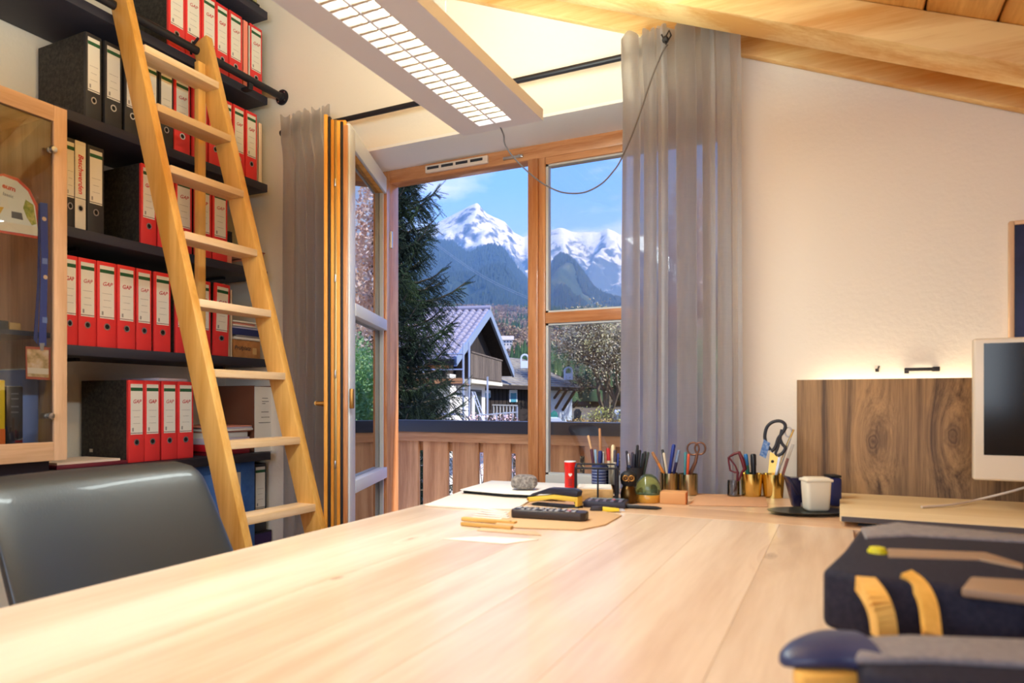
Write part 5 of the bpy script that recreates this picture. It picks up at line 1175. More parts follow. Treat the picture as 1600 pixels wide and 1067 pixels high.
MB().box(xz-.22, xz-.02, a.y, b.y, cz0+.0185, cz0+.30).obj('cover', mat('pale_blue_cover', srgb(120, 142, 206), .4), t, bevel=.003); MB().box(xz-.225, xz-.03, a.y+.004, b.y-.004, cz0+.022, cz0+.305).obj('papers', PAPER, t)
a, b = onX(6, 700, CX-.05), onX(68, 700, CX-.05)
heap('paper_stack', 'low white paper stack on the floor of the glass cabinet', a.y, b.y, cz0+.0185, [('papers', .012, PAPER), ('papers', .014, PAPER)], x0=-2.412, x1=CX-.045, seed=1)
a, b, c = onX(-20, 512, -2.42), onX(14, 512, -2.42), onX(33, 512, -2.42)
o = MB().box(-2.55, -2.42, a.y, b.y, zs+.0005, zs+.03).obj('dark_case', BLACKC, bevel=.003); tag(o, 'flat dark case lying on the inner shelf of the glass cabinet', 'case')
o = MB().box(-2.55, -2.42, b.y+.002, c.y, zs+.0005, zs+.026).obj('tan_box', mat('tan_box', srgb(190, 150, 90), .6), bevel=.002); tag(o, 'small tan box lying on the inner shelf of the glass cabinet', 'box')
heap('paper_stack', 'loose white papers lying on top of the beech cabinet', 1.0, 1.30, cz1, [('papers', .012, PAPER), ('papers', .006, LILAC), ('papers', .010, PAPER)], x0=-2.66, x1=-2.40, seed=9)

# ------------------------------------------------------------------ wooden ladder leaning on the rail
LADX = wood('ladder_wood', srgb(208, 152, 70), srgb(232, 184, 106), 'Z', 10., .45, contrast=.5, tint=.03); LADR = wood('ladder_rung', srgb(216, 182, 136), srgb(240, 214, 180), 'Y', 10., .45, contrast=.5, tint=.03)
lx = lambda z: -2.357+.300*(CZ+1.45-z)           # ladder line (z absolute)
t = thing('library_ladder', 'wooden library ladder leaning on the rail in front of the file shelves', 'ladder', (lx(0), 1.81, 0))
ln = math.hypot(1, .3); dv = Vector((-.3/ln, 0, 1/ln)); nv = Vector((1/ln, 0, .3/ln))
for y, name_ in ((1.630, 'stile'), (1.986, 'stile')):
    p, q = Vector((lx(0)+.012, y, .006)), Vector((lx(CZ+1.485), y, CZ+1.485))
    MB().obox((p+q)/2, (q-p)/2, Vector((0, .016, 0)), nv*.042).obj(name_, LADX, t, bevel=.003)
for z in (1.275, 1.050, .820, .580, .340, .098, -.145, -.392, -.63, -.87):
    zz = CZ+z; c = Vector((lx(zz)+.006, 1.808, zz))
    MB().obox(c, Vector((.046, 0, .0)), Vector((0, .163, 0)), Vector((0, 0, .0135))).obj('rung', LADR, t, bevel=.002)
yq = Y(284); MB().box(-2.35, -2.325, yq-.018, yq+.018, SZ[4]+.02, CZ+1.375).obj('hanging_prop', LADX, t, bevel=.003)
for y in (1.655, 1.961): MB().tube([(lx(zr2)-.005, y, zr2+.045), (xr-.005, y, zr2+.030), (xr-.026, y, zr2+.012), (xr-.024, y, zr2-.012)], .005, 8).obj('hook', IRON, t)

# ------------------------------------------------------------------ leather chair at the left of the desk
LEATH = mat('black_leather', srgb(44, 47, 48), .34, spec=.7, bump=(220, .22, .0015), coat=.15)
def cushion(cx, cy, cz, n, prof, m, name, parent, e=3.2):
    """closed soft body: stacked super-ellipse loops, prof = (height, half x, half y, shift x)"""
    V, F = [], []; k = len(prof)
    for (h, a, b, s) in prof:
        for j in range(n):
            t_ = 2*math.pi*j/n; c_, s_ = math.cos(t_), math.sin(t_)
            V.append((cx+s+a*math.copysign(abs(c_)**(2/e), c_), cy+b*math.copysign(abs(s_)**(2/e), s_), cz+h))
    for i in range(k-1):
        for j in range(n): F.append((i*n+j, i*n+(j+1) % n, (i+1)*n+(j+1) % n, (i+1)*n+j))
    mb = MB(); mb.add(V, F, True); mb.add(V[:n], [tuple(range(n-1, -1, -1))], True); mb.add(V[-n:], [tuple(range(n))], True)
    me = mb.mesh(name, m); bm = bmesh.new(); bm.from_mesh(me); bmesh.ops.remove_doubles(bm, verts=bm.verts, dist=1e-5)
    for f in bm.faces: f.smooth = True
    bm.to_mesh(me); bm.free(); return link(name, me, parent)
def swivel_base(t, x, y, seat_z, m):
    MB().tube([(x, y, .10), (x, y, seat_z-.03)], .025, 14).obj('gas_column', STEEL, t)
    for k in range(5):
        a = k*2*math.pi/5+.3; q = Vector((x+.28*math.cos(a), y+.28*math.sin(a), .075))
        MB().bar((x, y, .11), q, .045, .03).obj('base_arm', m, t, bevel=.006)
        MB().lathe(q+Vector((-.011*math.sin(a), .011*math.cos(a), -.045)), [(0, 0), (.029, 0), (.029, .022), (0, .022)], 14, (math.sin(a), -math.cos(a), 0)).obj('caster', BLACKR, t)
t = thing('leather_chair', 'black leather office chair at the left side of the desk', 'chair', (-1.42, 1.05, 0))
H = []
for i in range(25):
    v = i/24; h = .34*v; r = .055
    top_in = max(0, (h-(.34-r))/r); bot_in = max(0, (r-h)/r)
    sh = math.sqrt(max(0, 1-max(top_in, bot_in)**2)); w = .272-.012*v-r*(1-sh)*.9
    H.append((h, max(.003, .036*sh**.6*(1-.2*v)), w, -.155*v-.02*v*v))
bk = cushion(-1.455, 1.045, .572, 64, H, LEATH, 'backrest', t)
for v in bk.data.vertices:
    y = (v.co.y-1.045)/.27; v.co.x += .050*y*y                       # wraps slightly round the sitter
cushion(-1.24, 1.045, .42, 48, [(0, .20, .20, 0), (.01, .235, .235, 0), (.03, .25, .25, 0), (.06, .25, .25, 0), (.085, .235, .235, 0), (.10, .20, .20, 0)], LEATH, 'seat', t)
MB().bar((-1.50, 1.045, .62), (-1.43, 1.045, .43), .07, .016).obj('back_support', BLACKR, t, bevel=.003)
MB().bar((-1.45, 1.045, .425), (-1.22, 1.045, .41), .07, .02).obj('seat_plate', BLACKR, t, bevel=.003)
swivel_base(t, -1.24, 1.045, .43, BLACKR)
# ================================================================== DESK
DZ = CZ-.30; DX0, DX1 = -1.10, .030; DYS, DYB = 1.80, 2.29
OAK = wood('oak_board', srgb(208, 178, 150), srgb(234, 212, 188), 'Y', 5., .30, contrast=.55, tint=.035, coat=.12, knotcol=srgb(134, 92, 62), bump=.10, at_knots=[(*onZ(525, 903, CZ-.30)[:2], 0, .010), (*onZ(1205, 868, CZ-.30)[:2], 0, .016), (*onZ(640, 842, CZ-.30)[:2], 0, .007)], kp=((1, .25, 0), (1.2, .5, 0)))
OAKX = wood('oak_board_x', srgb(202, 164, 130), srgb(226, 192, 158), 'X', 5., .34, contrast=.5, tint=.03, bump=.10)
DKLEG = mat('desk_leg_black', srgb(34, 34, 38), .5)
t = thing('desk', 'large pale oak desk with long boards running toward the window', 'desk', (-.53, .95, 0))
nb = 7; bwid = (DX1-DX0)/nb
for i in range(nb):
    MB().box(DX0+i*bwid+.0001, DX0+(i+1)*bwid-.0001, .08, DYS-.001, DZ-.034, DZ).obj('plank', OAK, t, bevel=.0005, seg=1)
for x in (DX0+.06, DX1-.06):
    for y in (.20, 1.70): MB().box(x-.03, x+.03, y-.03, y+.03, 0, DZ-.034).obj('leg', DKLEG, t, bevel=.003)
MB().box(DX0+.05, DX1-.05, .18, .22, DZ-.09, DZ-.034).box(DX0+.05, DX1-.05, 1.68, 1.72, DZ-.09, DZ-.034).obj('under_frame', DKLEG, t)
t = thing('window_desk', 'oak desk top standing crosswise along the gable wall behind the large desk', 'desk', (-.1, 2.0, 0))
for i in range(3):
    y0 = DYS+.0005+i*(DYB-DYS)/3; MB().box(DX0, 1.30, y0+.0003, y0+(DYB-DYS)/3-.0003, DZ-.034, DZ).obj('plank', OAKX, t, bevel=.0012, seg=1)
for x in (DX0+.05, .30, 1.22):
    for y in (DYS+.08, DYB-.06): MB().box(x-.025, x+.025, y-.025, y+.025, 0, DZ-.034).obj('leg', DKLEG, t, bevel=.003)

# ------------------------------------------------------------------ papers
def sheet(name, pxs, z, h, m, label, cat, group=None):
    o = MB().prism([onZ(a, b, z) for a, b in pxs], (0, 0, h)).obj(name, m, None, bevel=min(.0008, h*.3)); tag(o, label, cat, group); return o
CREAMP = mat('cream_sheet', srgb(238, 226, 212), .7); e = .0006
sheet('desk_pad', [(664, 791), (760, 797), (806, 797), (836, 779), (726, 767)], DZ+e, .005, CREAMP, 'large cream paper pad at the far left desk corner', 'paper')
sheet('notebook', [(724, 770), (786, 776), (872, 779), (886, 762), (768, 757)], DZ+.006, .010, BLACKC, 'dark notebook lying under white sheets at the desk corner', 'notebook')
sheet('white_sheets', [(719, 766), (790, 772), (880, 776), (896, 757), (768, 752)], DZ+.0165, .003, PAPER, 'white paper sheets lying on the dark notebook below the stone', 'paper')
sheet('kraft_envelope', [(770, 824), (906, 829), (946, 821), (972, 806), (920, 795), (800, 797)], DZ+e, .003, mat('kraft_pale', srgb(206, 168, 126), .8), 'pale kraft envelope lying under the black remote control', 'envelope')
sheet('paper_slip', [(745, 829), (846, 837), (838, 831), (752, 825)], DZ+e, .0015, mat('slip_tan', srgb(214, 176, 140), .8), 'narrow tan paper slip in front of the folding ruler', 'paper')
sheet('paper_slip', [(668, 840), (794, 852), (868, 845), (742, 836)], DZ+e, .0008, CREAMP, 'thin cream sheet lying nearest on the desk boards', 'paper') if False else sheet('cream_sheet', [(690, 842), (790, 850), (842, 843), (752, 838)], DZ+e, .0008, CREAMP, 'thin cream sheet lying nearest on the desk boards', 'paper')
t = thing('paper_fan', 'small fan of loose paper strips behind the folding ruler', 'paper', onZ(770, 806, DZ))
for i in range(5):
    a, b = onZ(738+i*3, 808-i*2.2, DZ+.001), onZ(798-i*2, 812-i*1.5, DZ+.001)
    MB().bar(a+Vector((0, 0, .001+.0022*i)), b+Vector((0, 0, .001+.0022*i)), .014, .0012).obj('strip', CREAMP, t)
t = thing('folding_ruler', 'two-limbed yellow wooden folding ruler lying on the desk', 'ruler', onZ(765, 818, DZ))
RUL = wood('ruler_wood', srgb(196, 146, 70), srgb(226, 182, 104), 'X', 20., .5)
for (p0, p1) in (((723, 813), (806, 820)), ((722, 821), (800, 828))):
    a, b = onZ(*p0, DZ), onZ(*p1, DZ); MB().bar(a+Vector((0, 0, .005)), b+Vector((0, 0, .005)), .017, .008).obj('limb', RUL, t, bevel=.001)
k = onZ(798, 820, DZ); MB().lathe(k+Vector((0, 0, .009)), [(0, .001), (.003, .001), (.003, 0)], 8).obj('rivet', BRASS, t)

# ------------------------------------------------------------------ stone, can
def rough_stone(name, c, s, m, label, seed):
    bm = bmesh.new(); bmesh.ops.create_icosphere(bm, subdivisions=4, radius=1)
    for v in bm.verts:
        p = v.co.copy(); q = Vector([math.copysign(abs(x)**.62, x) for x in p]); n = noise.fractal(p*1.6+Vector((seed, 0, 0)), 1, 2, 4)*.07
        v.co = Vector((q.x*s[0], q.y*s[1], q.z*s[2]))*(.88+n)
    for f in bm.faces: f.smooth = True
    me = bpy.data.meshes.new(name); bm.to_mesh(me); bm.free(); me.materials.append(m)
    o = link(name, me); o.location = c; lo = min(v.co.z for v in me.vertices); o.location.z = c[2]-lo; o.rotation_euler = (0, 0, R(20)); return o
k = onZ(819, 765, DZ+.0195)
st = rough_stone('stone', (k.x, k.y, DZ+.0197), (.046, .036, .026), noisy('granite', [srgb(84, 78, 76), srgb(136, 128, 124), srgb(176, 168, 160)], 120., .8, bump=.5, dist=.002), 'rough grey granite stone used as paperweight on the white sheets', 4)
tag(st, 'rough grey granite stone used as paperweight on the white sheets', 'stone')
k = onZ(891, 770, DZ); hcan = .105
t = thing('red_can', 'slim red can with a white rim and small emblem standing behind the stapler', 'can', k)
REDC = mat('can_red', srgb(226, 30, 22), .35)
MB().lathe(k, [(0, .0), (.0165, .0), (.0185, .004), (.0185, hcan-.03), (.020, hcan-.026), (.020, hcan-.003)], 24).obj('body', REDC, t)
MB().lathe(k, [(.0195, hcan-.004), (.0202, hcan-.002), (.0195, hcan), (0, hcan+.001)], 24).obj('lid', WHITEP, t)
vd = Vector((-k.x, -k.y, 0)).normalized(); sd_ = Vector((-vd.y, vd.x, 0))
hp = [(0, -.007), (.006, -.001), (.006, .003), (.003, .005), (0, .003), (-.003, .005), (-.006, .003), (-.006, -.001)]
MB().prism([k+vd*.0192+sd_*x+Vector((0, 0, .062+z)) for x, z in hp], vd*-.0015).obj('emblem', mat('emblem_white', srgb(240, 226, 220), .6), t)
m = MB()
for i in range(5): a = k+vd*.0190+Vector((0, 0, .046-.005*i)); m.quad(a-sd_*.006, a+sd_*.006, a+sd_*.006+Vector((0, 0, .002)), a-sd_*.006+Vector((0, 0, .002)))
m.obj('print', mat('dark_red_rule', srgb(120, 40, 50), .7), t)

# ------------------------------------------------------------------ stapler, remote control, calculator, cutter, pen
def frame_at(px0, py0, px1, py1, z):
    a, b = onZ(px0, py0, z), onZ(px1, py1, z); u = (b-a); L = u.length; u.normalize(); v = Vector((-u.y, u.x, 0)); return a, u, v, L
def side_prism(o, u, v, poly, w):
    return MB().prism([o+u*x-v*w/2+Vector((0, 0, z)) for x, z in poly], v*w)
a, u, v, L = frame_at(823, 788, 904, 796, DZ); a = a+v*.012
t = thing('stapler', 'black and yellow stapler standing behind the remote control', 'stapler', a)
YEL = mat('tool_yellow', srgb(226, 190, 76), .4)
side_prism(a, u, v, [(.02, 0), (L, 0), (L, .008), (.02, .006)], .034).obj('base', BLACKC, t, bevel=.002)
side_prism(a, u, v, [(0, .014), (.010, .008), (L*.5, .022), (L-.005, .020), (L-.002, .034), (L*.55, .036), (.004, .022)], .030).obj('magazine', YEL, t, bevel=.002)
side_prism(a, u, v, [(0, .020), (L*.25, .033), (L*.55, .037), (L-.004, .034), (L, .050), (L*.9, .056), (L*.45, .054), (.02, .034)], .032).obj('arm', mat('stapler_navy', srgb(36, 38, 56), .4), t, bevel=.004)
side_prism(a, u, v, [(L-.010, .0), (L-.002, .0), (L-.002, .034), (L-.010, .034)], .030).obj('hinge_block', YEL, t, bevel=.001)
MB().lathe(a+u*.006+v*(-.016)+Vector((0, 0, .016)), [(0, 0), (.004, 0), (.004, .032), (0, .032)], 10, v).obj('front_roller', BRASS, t)
a, u, v, L = frame_at(797, 809, 914, 816, DZ+.0036)
t = thing('remote_control', 'black remote control with many keys lying on the kraft envelope', 'remote control', a)
RW = .052; c0 = a+v*RW/2
RMT = mat('remote_black', srgb(52, 42, 40), .4)
MB().prism([c0+u*x+v*y for x, y in ((.006, -RW/2), (L-.012, -RW/2), (L, -RW/2+.010), (L, RW/2-.010), (L-.012, RW/2), (.006, RW/2), (0, RW/2-.006), (0, -RW/2+.006))], (0, 0, .022)).obj('body', RMT, t, bevel=.005, seg=3)
KEYS = [mat('key_grey', srgb(176, 176, 180), .5), mat('key_dark', srgb(30, 30, 34), .5), mat('key_red', srgb(210, 70, 70), .5)]
for i in range(11):
    for j in range(4):
        c = c0+u*(.016+i*(L-.04)/10.5)+v*(-.0165+.011*j)+Vector((0, 0, .0225)); mk = KEYS[2] if (i, j) == (9, 1) else KEYS[(i*3+j) % 4 == 0]
        MB().obox(c, u*.0042, v*.0034, Vector((0, 0, .0014))).obj('key', mk, t)
a, u, v, L = frame_at(910, 793, 977, 796, DZ)
t = thing('calculator', 'dark navy pocket calculator lying beside the stapler', 'calculator', a); c0 = a+v*.045
MB().prism([c0+u*x+v*y for x, y in ((0, -.04), (L, -.04), (L, .04), (0, .04))], (0, 0, .018)).obj('body', mat('calc_navy', srgb(44, 44, 60), .45), t, bevel=.004)
MB().obox(c0+u*(L*.5)+v*.026+Vector((0, 0, .0185)), u*(L*.4), v*.009, Vector((0, 0, .0008))).obj('screen', mat('calc_screen', srgb(116, 136, 150), .2), t)
for i in range(5):
    for j in range(3): MB().obox(c0+u*(L*(.14+.18*i))+v*(-.028+.016*j)+Vector((0, 0, .0188)), u*.0045, v*.005, Vector((0, 0, .0014))).obj('key', KEYS[2] if (i == 3 and j == 2) else mat('key_mauve', srgb(120, 116, 140), .5), t)
a, u, v, L = frame_at(922, 799, 968, 800, DZ); a = a+v*(-.004)
t = thing('cutter_knife', 'yellow and black cutter knife lying in front of the calculator', 'knife', a)
side_prism(a, u, v, [(0, .001), (L*.42, .001), (L*.42, .015), (.004, .014), (0, .008)], .018).obj('grip', RMT, t, bevel=.002)
side_prism(a, u, v, [(L*.42, .001), (L, .003), (L, .010), (L*.42, .014)], .016).obj('body', mat('cutter_yellow', srgb(236, 206, 50), .4), t, bevel=.002)
side_prism(a, u, v, [(L, .004), (L+.016, .004), (L+.010, .010), (L, .010)], .0012).obj('blade', STEEL, t)
a, b = onZ(976, 791, DZ+.005), onZ(1034, 794, DZ+.005)
t = thing('ballpoint_pen', 'black ballpoint pen lying on the desk right of the calculator', 'pen', a)
MB().tube([a, a.lerp(b, .85), b], [.0052, .005, .0015], 10).obj('barrel', BLACKC, t); MB().bar(a.lerp(b, .04)+Vector((0, 0, .006)), a.lerp(b, .4)+Vector((0, 0, .0062)), .003, .0012).obj('clip', STEEL, t)

# ------------------------------------------------------------------ wooden box, wire tray, cups
k0, k1 = onZ(901, 786, DZ), onZ(958, 787, DZ)
t = thing('note_box', 'pale wooden note box standing inside the black wire stand', 'box', (k0+k1)/2)
u = (k1-k0).normalized(); v = Vector((-u.y, u.x, 0)); L = (k1-k0).length
BXW = wood('box_wood', srgb(180, 134, 80), srgb(214, 170, 110), 'X', 14., .6)
MB().obox(k0+u*L/2+v*.05+Vector((0, 0, .021)), u*L/2, v*.05, Vector((0, 0, .0205))).obj('body', BXW, t, bevel=.002)
MB().obox(k0+u*L/2+v*.05+Vector((0, 0, .0435)), u*(L/2-.004), v*.046, Vector((0, 0, .0022))).obj('notes', PAPER, t)
t = thing('wire_stand', 'black wire letter stand with a dark side panel around the note box', 'letter stand', (k0+k1)/2-v*.01)
zt4 = DZ+.105; P4 = [k0-u*.004-v*.012, k1+u*.010-v*.012, k1+u*.010+v*.125, k0-u*.004+v*.125]; fr = MB()
for q in P4: q.z = DZ
for i in range(4):
    q, r_ = P4[i], P4[(i+1) % 4]; up = Vector((0, 0, zt4-DZ)); MB().tube([q+up, r_+up], .0028, 8).obj('rim_wire', IRON, t); MB().tube([q+Vector((0, 0, .0)), q+up], .0028, 8).obj('post_wire', IRON, t)
    MB().tube([q+Vector((0, 0, .004)), r_+Vector((0, 0, .004))], .0028, 8).obj('foot_wire', IRON, t)
q = P4[0]+u*(L*.62)-v*.001; MB().tube([q, q+Vector((0, 0, zt4-DZ))], .0028, 8).obj('post_wire', IRON, t)
MB().prism([P4[1]+u*.003, P4[2]+u*.003, P4[2]+u*.003+Vector((0, 0, .10)), P4[1]+u*.003+Vector((0, 0, .10))], u*.003).obj('side_panel', BLACKC, t)

CUPS = {}
def cup(key, px, py, r, h, m, label, name='pen_cup', taper=.0, wall=.0016, z=None):
    k = onZ(px, py, z or DZ); t = thing(name, label, 'cup', k); r0 = r*(1-taper)
    MB().lathe(k, [(0, .0005), (r0, .0005), (r0, .003), (r, h), (r-wall, h), (r0-wall, .006), (0, .006)], 28).obj('body', m, t)
    CUPS[key] = (k, r, h); return t
BRASSC = mat('cup_brass', srgb(184, 168, 130), .2, 1.); GOLDC = mat('cup_gold', srgb(230, 204, 120), .1, 1.)
MESHB = mat('mesh_blue', srgb(58, 74, 130), .5, .4); CLEARC = glazing('clear_plastic', (.86, .88, .90, 1), 1.5, 1.2)
cup('navy', 936, 771, .024, .095, MESHB, 'navy blue mesh pen cup behind the wire stand')
k, r, h = CUPS['navy']
for i in range(9): MB().lathe(k, [(r+.0002, .008+i*.0095), (r+.0012, .010+i*.0095), (r+.0002, .012+i*.0095)], 28).obj('band', mat('mesh_pale', srgb(120, 136, 176), .5, .3), bpy.data.objects[[o.name for o in bpy.data.objects if o.get('label', '') == 'navy blue mesh pen cup behind the wire stand'][0]])
cup('clear', 957, 771, .022, .092, CLEARC, 'clear cup of white brushes right of the navy mesh cup')
k, r, h = CUPS['clear']; MB().lathe(k, [(0, .006), (r-.002, .006), (r-.002, .03), (0, .03)], 20).obj('filling', mat('dark_maroon', srgb(60, 30, 34), .6), [o for o in bpy.data.objects if o.get('label', '').startswith('clear cup of white')][0])
cup('dark', 992, 772, .028, .088, mat('smoked_cup', srgb(40, 44, 52), .25), 'dark smoked cup crammed with black pens')
cup('brass_a', 1045, 772, .0295, .070, BRASSC, 'left one of two brushed brass pen cups before the backlit curtain')
cup('brass_b', 1075, 773, .0310, .068, BRASSC, 'right one of two brushed brass pen cups before the backlit curtain, holding scissors')
cup('glass', 1146, 776, .0185, .052, CLEARC, 'small clear glass left of the shiny gold cups, holding red-handled scissors', 'small_glass')
k, r, h = CUPS['glass']
cup('gold_a', 1174, 776, .0345, .074, GOLDC, 'left one of two shiny gold cups between curtain and wood board, holding two markers', taper=.14)
cup('gold_b', 1208, 777, .0345, .074, GOLDC, 'right one of two shiny gold cups, holding the large black-handled scissors', taper=.14)

def pen(key, top, off, r, m, label, cap=None, tipm=None, cat='pen', grp=None, name=None, flat=False):
    """pen standing in a cup; top = pixel of its upper end"""
    k, cr, ch = CUPS[key]; tp = onY(top[0], top[1], k.y+off[1]); b = Vector((k.x+off[0], k.y+off[1]*.3, DZ+.0075+r))
    t = thing(name or 'pen', label, cat, b, grp); d = tp-b
    MB().tube([b, b+d*.03, b+d*.70], [r*.4, r, r], 10).obj('barrel', m, t)
    if cap: MB().tube([b+d*.70, b+d*.97, tp], [r*1.12, r*1.12, r*.7], 10).obj('cap', cap, t)
    else: MB().tube([b+d*.70, b+d*.98, tp], [r, r, r*.5], 10).obj('end', tipm or m, t)
    return t
C = lambda n, *c: mat('pen_'+n, srgb(*c), .35)
WOODN = mat('pen_pale_wood', srgb(206, 166, 126), .6)
gN, gC, gD = 'pens in the navy cup', 'brushes in the clear cup', 'black pens in the smoked cup'
pen('navy', (919, 680), (.004, .004), .0038, WOODN, 'thin pale wooden stick leaning left out of the navy cup', cat='stick', name='wooden_stick')
pen('navy', (937, 669), (.010, -.006), .0042, mat('pen_tan', srgb(186, 134, 92), .6), 'tall tan wooden stick rising above the navy cup', cat='stick', name='wooden_stick')
pen('navy', (924, 701), (-.008, .0), .0048, C('maroon', 74, 28, 56), 'dark maroon pen at the left in the navy cup')
pen('navy', (930, 702), (-.004, .008), .0045, C('pale_blue', 130, 160, 190), 'pale blue pen in the navy cup beside the maroon pen')
pen('navy', (938, 704), (.002, -.010), .0062, C('deep_blue', 30, 44, 110), 'thick deep blue marker at the front of the navy cup', C('deep_blue', 30, 44, 110))
pen('navy', (943, 706), (.012, .004), .0045, C('navy', 34, 36, 66), 'navy pen at the right in the navy cup', STEEL)
pen('clear', (950, 700), (-.008, .0), .0055, C('cream', 226, 214, 190), 'cream brush with red collar in the clear cup', C('red', 200, 40, 44))
pen('clear', (958, 695), (.0, .006), .0055, C('ivory', 214, 198, 168), 'tallest ivory brush in the clear cup', C('bristle', 232, 216, 176))
pen('clear', (961, 703), (.008, -.004), .0050, C('white', 226, 222, 214), 'white marker with dark cap in the clear cup', C('dark_cap', 74, 66, 78))
pen('clear', (966, 708), (.012, .004), .0042, C('blue', 52, 72, 150), 'slim blue pen at the right edge of the clear cup')
for i, (px, py, ox, oy, c) in enumerate(((979, 704, -.016, .004, (40, 36, 52)), (982, 709, -.012, -.010, (60, 76, 120)), (988, 706, -.006, .008, (44, 40, 66)), (991, 709, -.002, -.004, (30, 30, 44)), (996, 695, .0, .006, (26, 26, 34)), (1000, 703, .006, -.010, (34, 34, 38)), (1005, 708, .010, .006, (38, 54, 46)), (1008, 705, .014, -.004, (30, 30, 34)), (1013, 706, .018, .004, (60, 70, 64)))):
    pen('dark', (px, py), (ox, oy), .0045, C('dark%d' % i, *c), ['left outermost black', 'slate blue', 'dusky violet', 'short ink black', 'tallest black', 'charcoal', 'bottle green', 'glossy black', 'grey green outermost right'][i]+' pen in the smoked cup', STEEL if i == 1 else None, grp=gD)
pen('brass_a', (1019, 706), (.012, .0), .0052, C('orange', 214, 130, 50), 'orange pencil leaning left out of the left brass cup', tipm=C('pencil_tip', 160, 110, 70), cat='pencil', name='pencil')
pen('brass_a', (1035, 702), (.0, .012), .0045, C('black', 28, 28, 32), 'black pen at the back of the left brass cup')
pen('brass_a', (1037, 707), (.004, -.004), .0045, C('bone', 214, 200, 178), 'bone white pen in the left brass cup')
pen('brass_a', (1053, 694), (-.006, -.006), .0056, C('royal', 36, 56, 140), 'tall royal blue pen leaning right out of the left brass cup', C('royal', 36, 56, 140))
pen('brass_a', (1061, 703), (.004, .004), .0050, C('inky', 34, 34, 80), 'ink blue pen with steel tip leaning right out of the left brass cup', C('steel_blue', 120, 140, 176))
pen('brass_b', (1071, 706), (-.010, .004), .0042, C('teal', 70, 140, 150), 'teal pencil in the right brass cup', cat='pencil', name='pencil')
pen('brass_b', (1076, 709), (-.004, -.004), .0045, C('vermilion', 206, 84, 50), 'vermilion pencil in the right brass cup', cat='pencil', name='pencil')
pen('gold_a', (1165, 709), (-.004, .004), .0058, C('green', 30, 120, 104), 'green marker with blue cap in the left gold cup', C('cap_blue', 40, 120, 190))
pen('gold_a', (1177, 709), (.008, -.002), .0080, C('marker_black', 26, 26, 32), 'thick black marker in the left gold cup', C('marker_black', 26, 26, 32))

def ring(mb, c, rx, rz, u, w, th, n=20, arc=(0, 2*math.pi)):
    pts = [c+u*(rx*math.cos(arc[0]+(arc[1]-arc[0])*i/n))+w*(rz*math.sin(arc[0]+(arc[1]-arc[0])*i/n)) for i in range(n+1)]; return mb.tube(pts, th, 8, caps=False)
# small brown scissors in the right brass cup
k, r, h = CUPS['brass_b']; yk = k.y+.006
PXY = lambda x, y: onY(x, y, yk)
BRS = mat('scissors_bronze', srgb(120, 84, 66), .35, .7)
t = thing('scissors', 'small bronze scissors with two round rings in the right brass cup', 'scissors', (k.x, yk, DZ+.008)); ux = (PXY(1100, 700)-PXY(1050, 700)).normalized()
ring(MB(), PXY(1083, 701), .0185, .020, ux, Vector((0, 0, 1)), .0030).tube([PXY(1089, 708), PXY(1086, 722), PXY(1078, 738), PXY(1074, 764)], [.004, .0045, .004, .001], 8).obj('blade', BRS, t)
ring(MB(), PXY(1094, 700.5), .0165, .019, ux, Vector((0, 0, 1)), .0030).tube([PXY(1090, 708), PXY(1087, 722), PXY(1081, 738), PXY(1076, 764)], [.004, .0045, .004, .001], 8).obj('blade', BRS, t)
# dark red scissors in the small glass
k, r, h = CUPS['glass']; yk = k.y; PXY = lambda x, y: onY(x, y, yk); RDS = mat('scissors_red', srgb(96, 22, 38), .4)
t = thing('scissors', 'dark red handled scissors leaning left in the small clear glass', 'scissors', (k.x, yk, DZ+.008))
m = MB(); pts = [PXY(*q) for q in ((1154, 740), (1149, 728), (1140, 716), (1138, 714), (1139, 724), (1141, 735), (1148, 738), (1152, 738))]; m.tube(pts, .0028, 8); m.tube([PXY(1153, 738), PXY(1150, 768)], [.004, .0015], 8); m.obj('blade', RDS, t)
m = MB(); pts = [PXY(*q) for q in ((1139, 714), (1147, 709), (1155, 707), (1160, 718), (1164, 733), (1160, 737))]; m.tube(pts, [.003, .0045, .006, .007, .006, .004], 8); m.tube([PXY(1160, 737), PXY(1147, 768)], [.004, .0015], 8); m.obj('blade', RDS, t)
# large scissors with black handles in the right gold cup
k, r, h = CUPS['gold_b']; yk = k.y; PXY = lambda x, y: onY(x, y, yk); BLK = mat('scissors_black', srgb(44, 46, 54), .45); BLD = mat('scissors_blade', srgb(232, 196, 110), .2, .9)  # yellow of the blade is a reflection put into the metal colour
t = thing('scissors', 'large scissors with big black loop handles in the right gold cup', 'scissors', (k.x, yk, DZ+.008))
m = MB(); m.tube(smooth_path([PXY(*q) for q in ((1204, 703), (1198, 694), (1195, 682), (1198, 668), (1206, 660), (1217, 657.5), (1225, 661), (1227, 668), (1222, 677), (1216, 685), (1213, 695), (1209, 702), (1205, 705))], 4), .0052, 8); m.obj('handle', BLK, t)
m = MB(); m.tube(smooth_path([PXY(*q) for q in ((1222, 671), (1219, 684), (1222, 693), (1227, 700), (1222, 708), (1215, 712))], 4), .0048, 8); m.tube(smooth_path([PXY(*q) for q in ((1215, 712), (1212, 708), (1216, 697), (1222, 671))], 3), .004, 8); m.obj('handle', BLK, t)
bl_ = MB().prism([PXY(*q) for q in ((1203, 706), (1216, 712), (1213, 728), (1206, 766), (1200, 766), (1200, 740))], (0, .0015, 0)).obj('blade', BLD, t)
MB().prism([PXY(*q)+Vector((0, .002, 0)) for q in ((1216, 711), (1219, 716), (1209, 764), (1205, 764))], (0, .0015, 0)).obj('blade', STEEL, t)
MB().lathe(PXY(1207, 721), [(0, .003), (.0045, .003), (.005, 0)], 12, (0, -1, 0)).obj('screw', BLACKC, bl_)
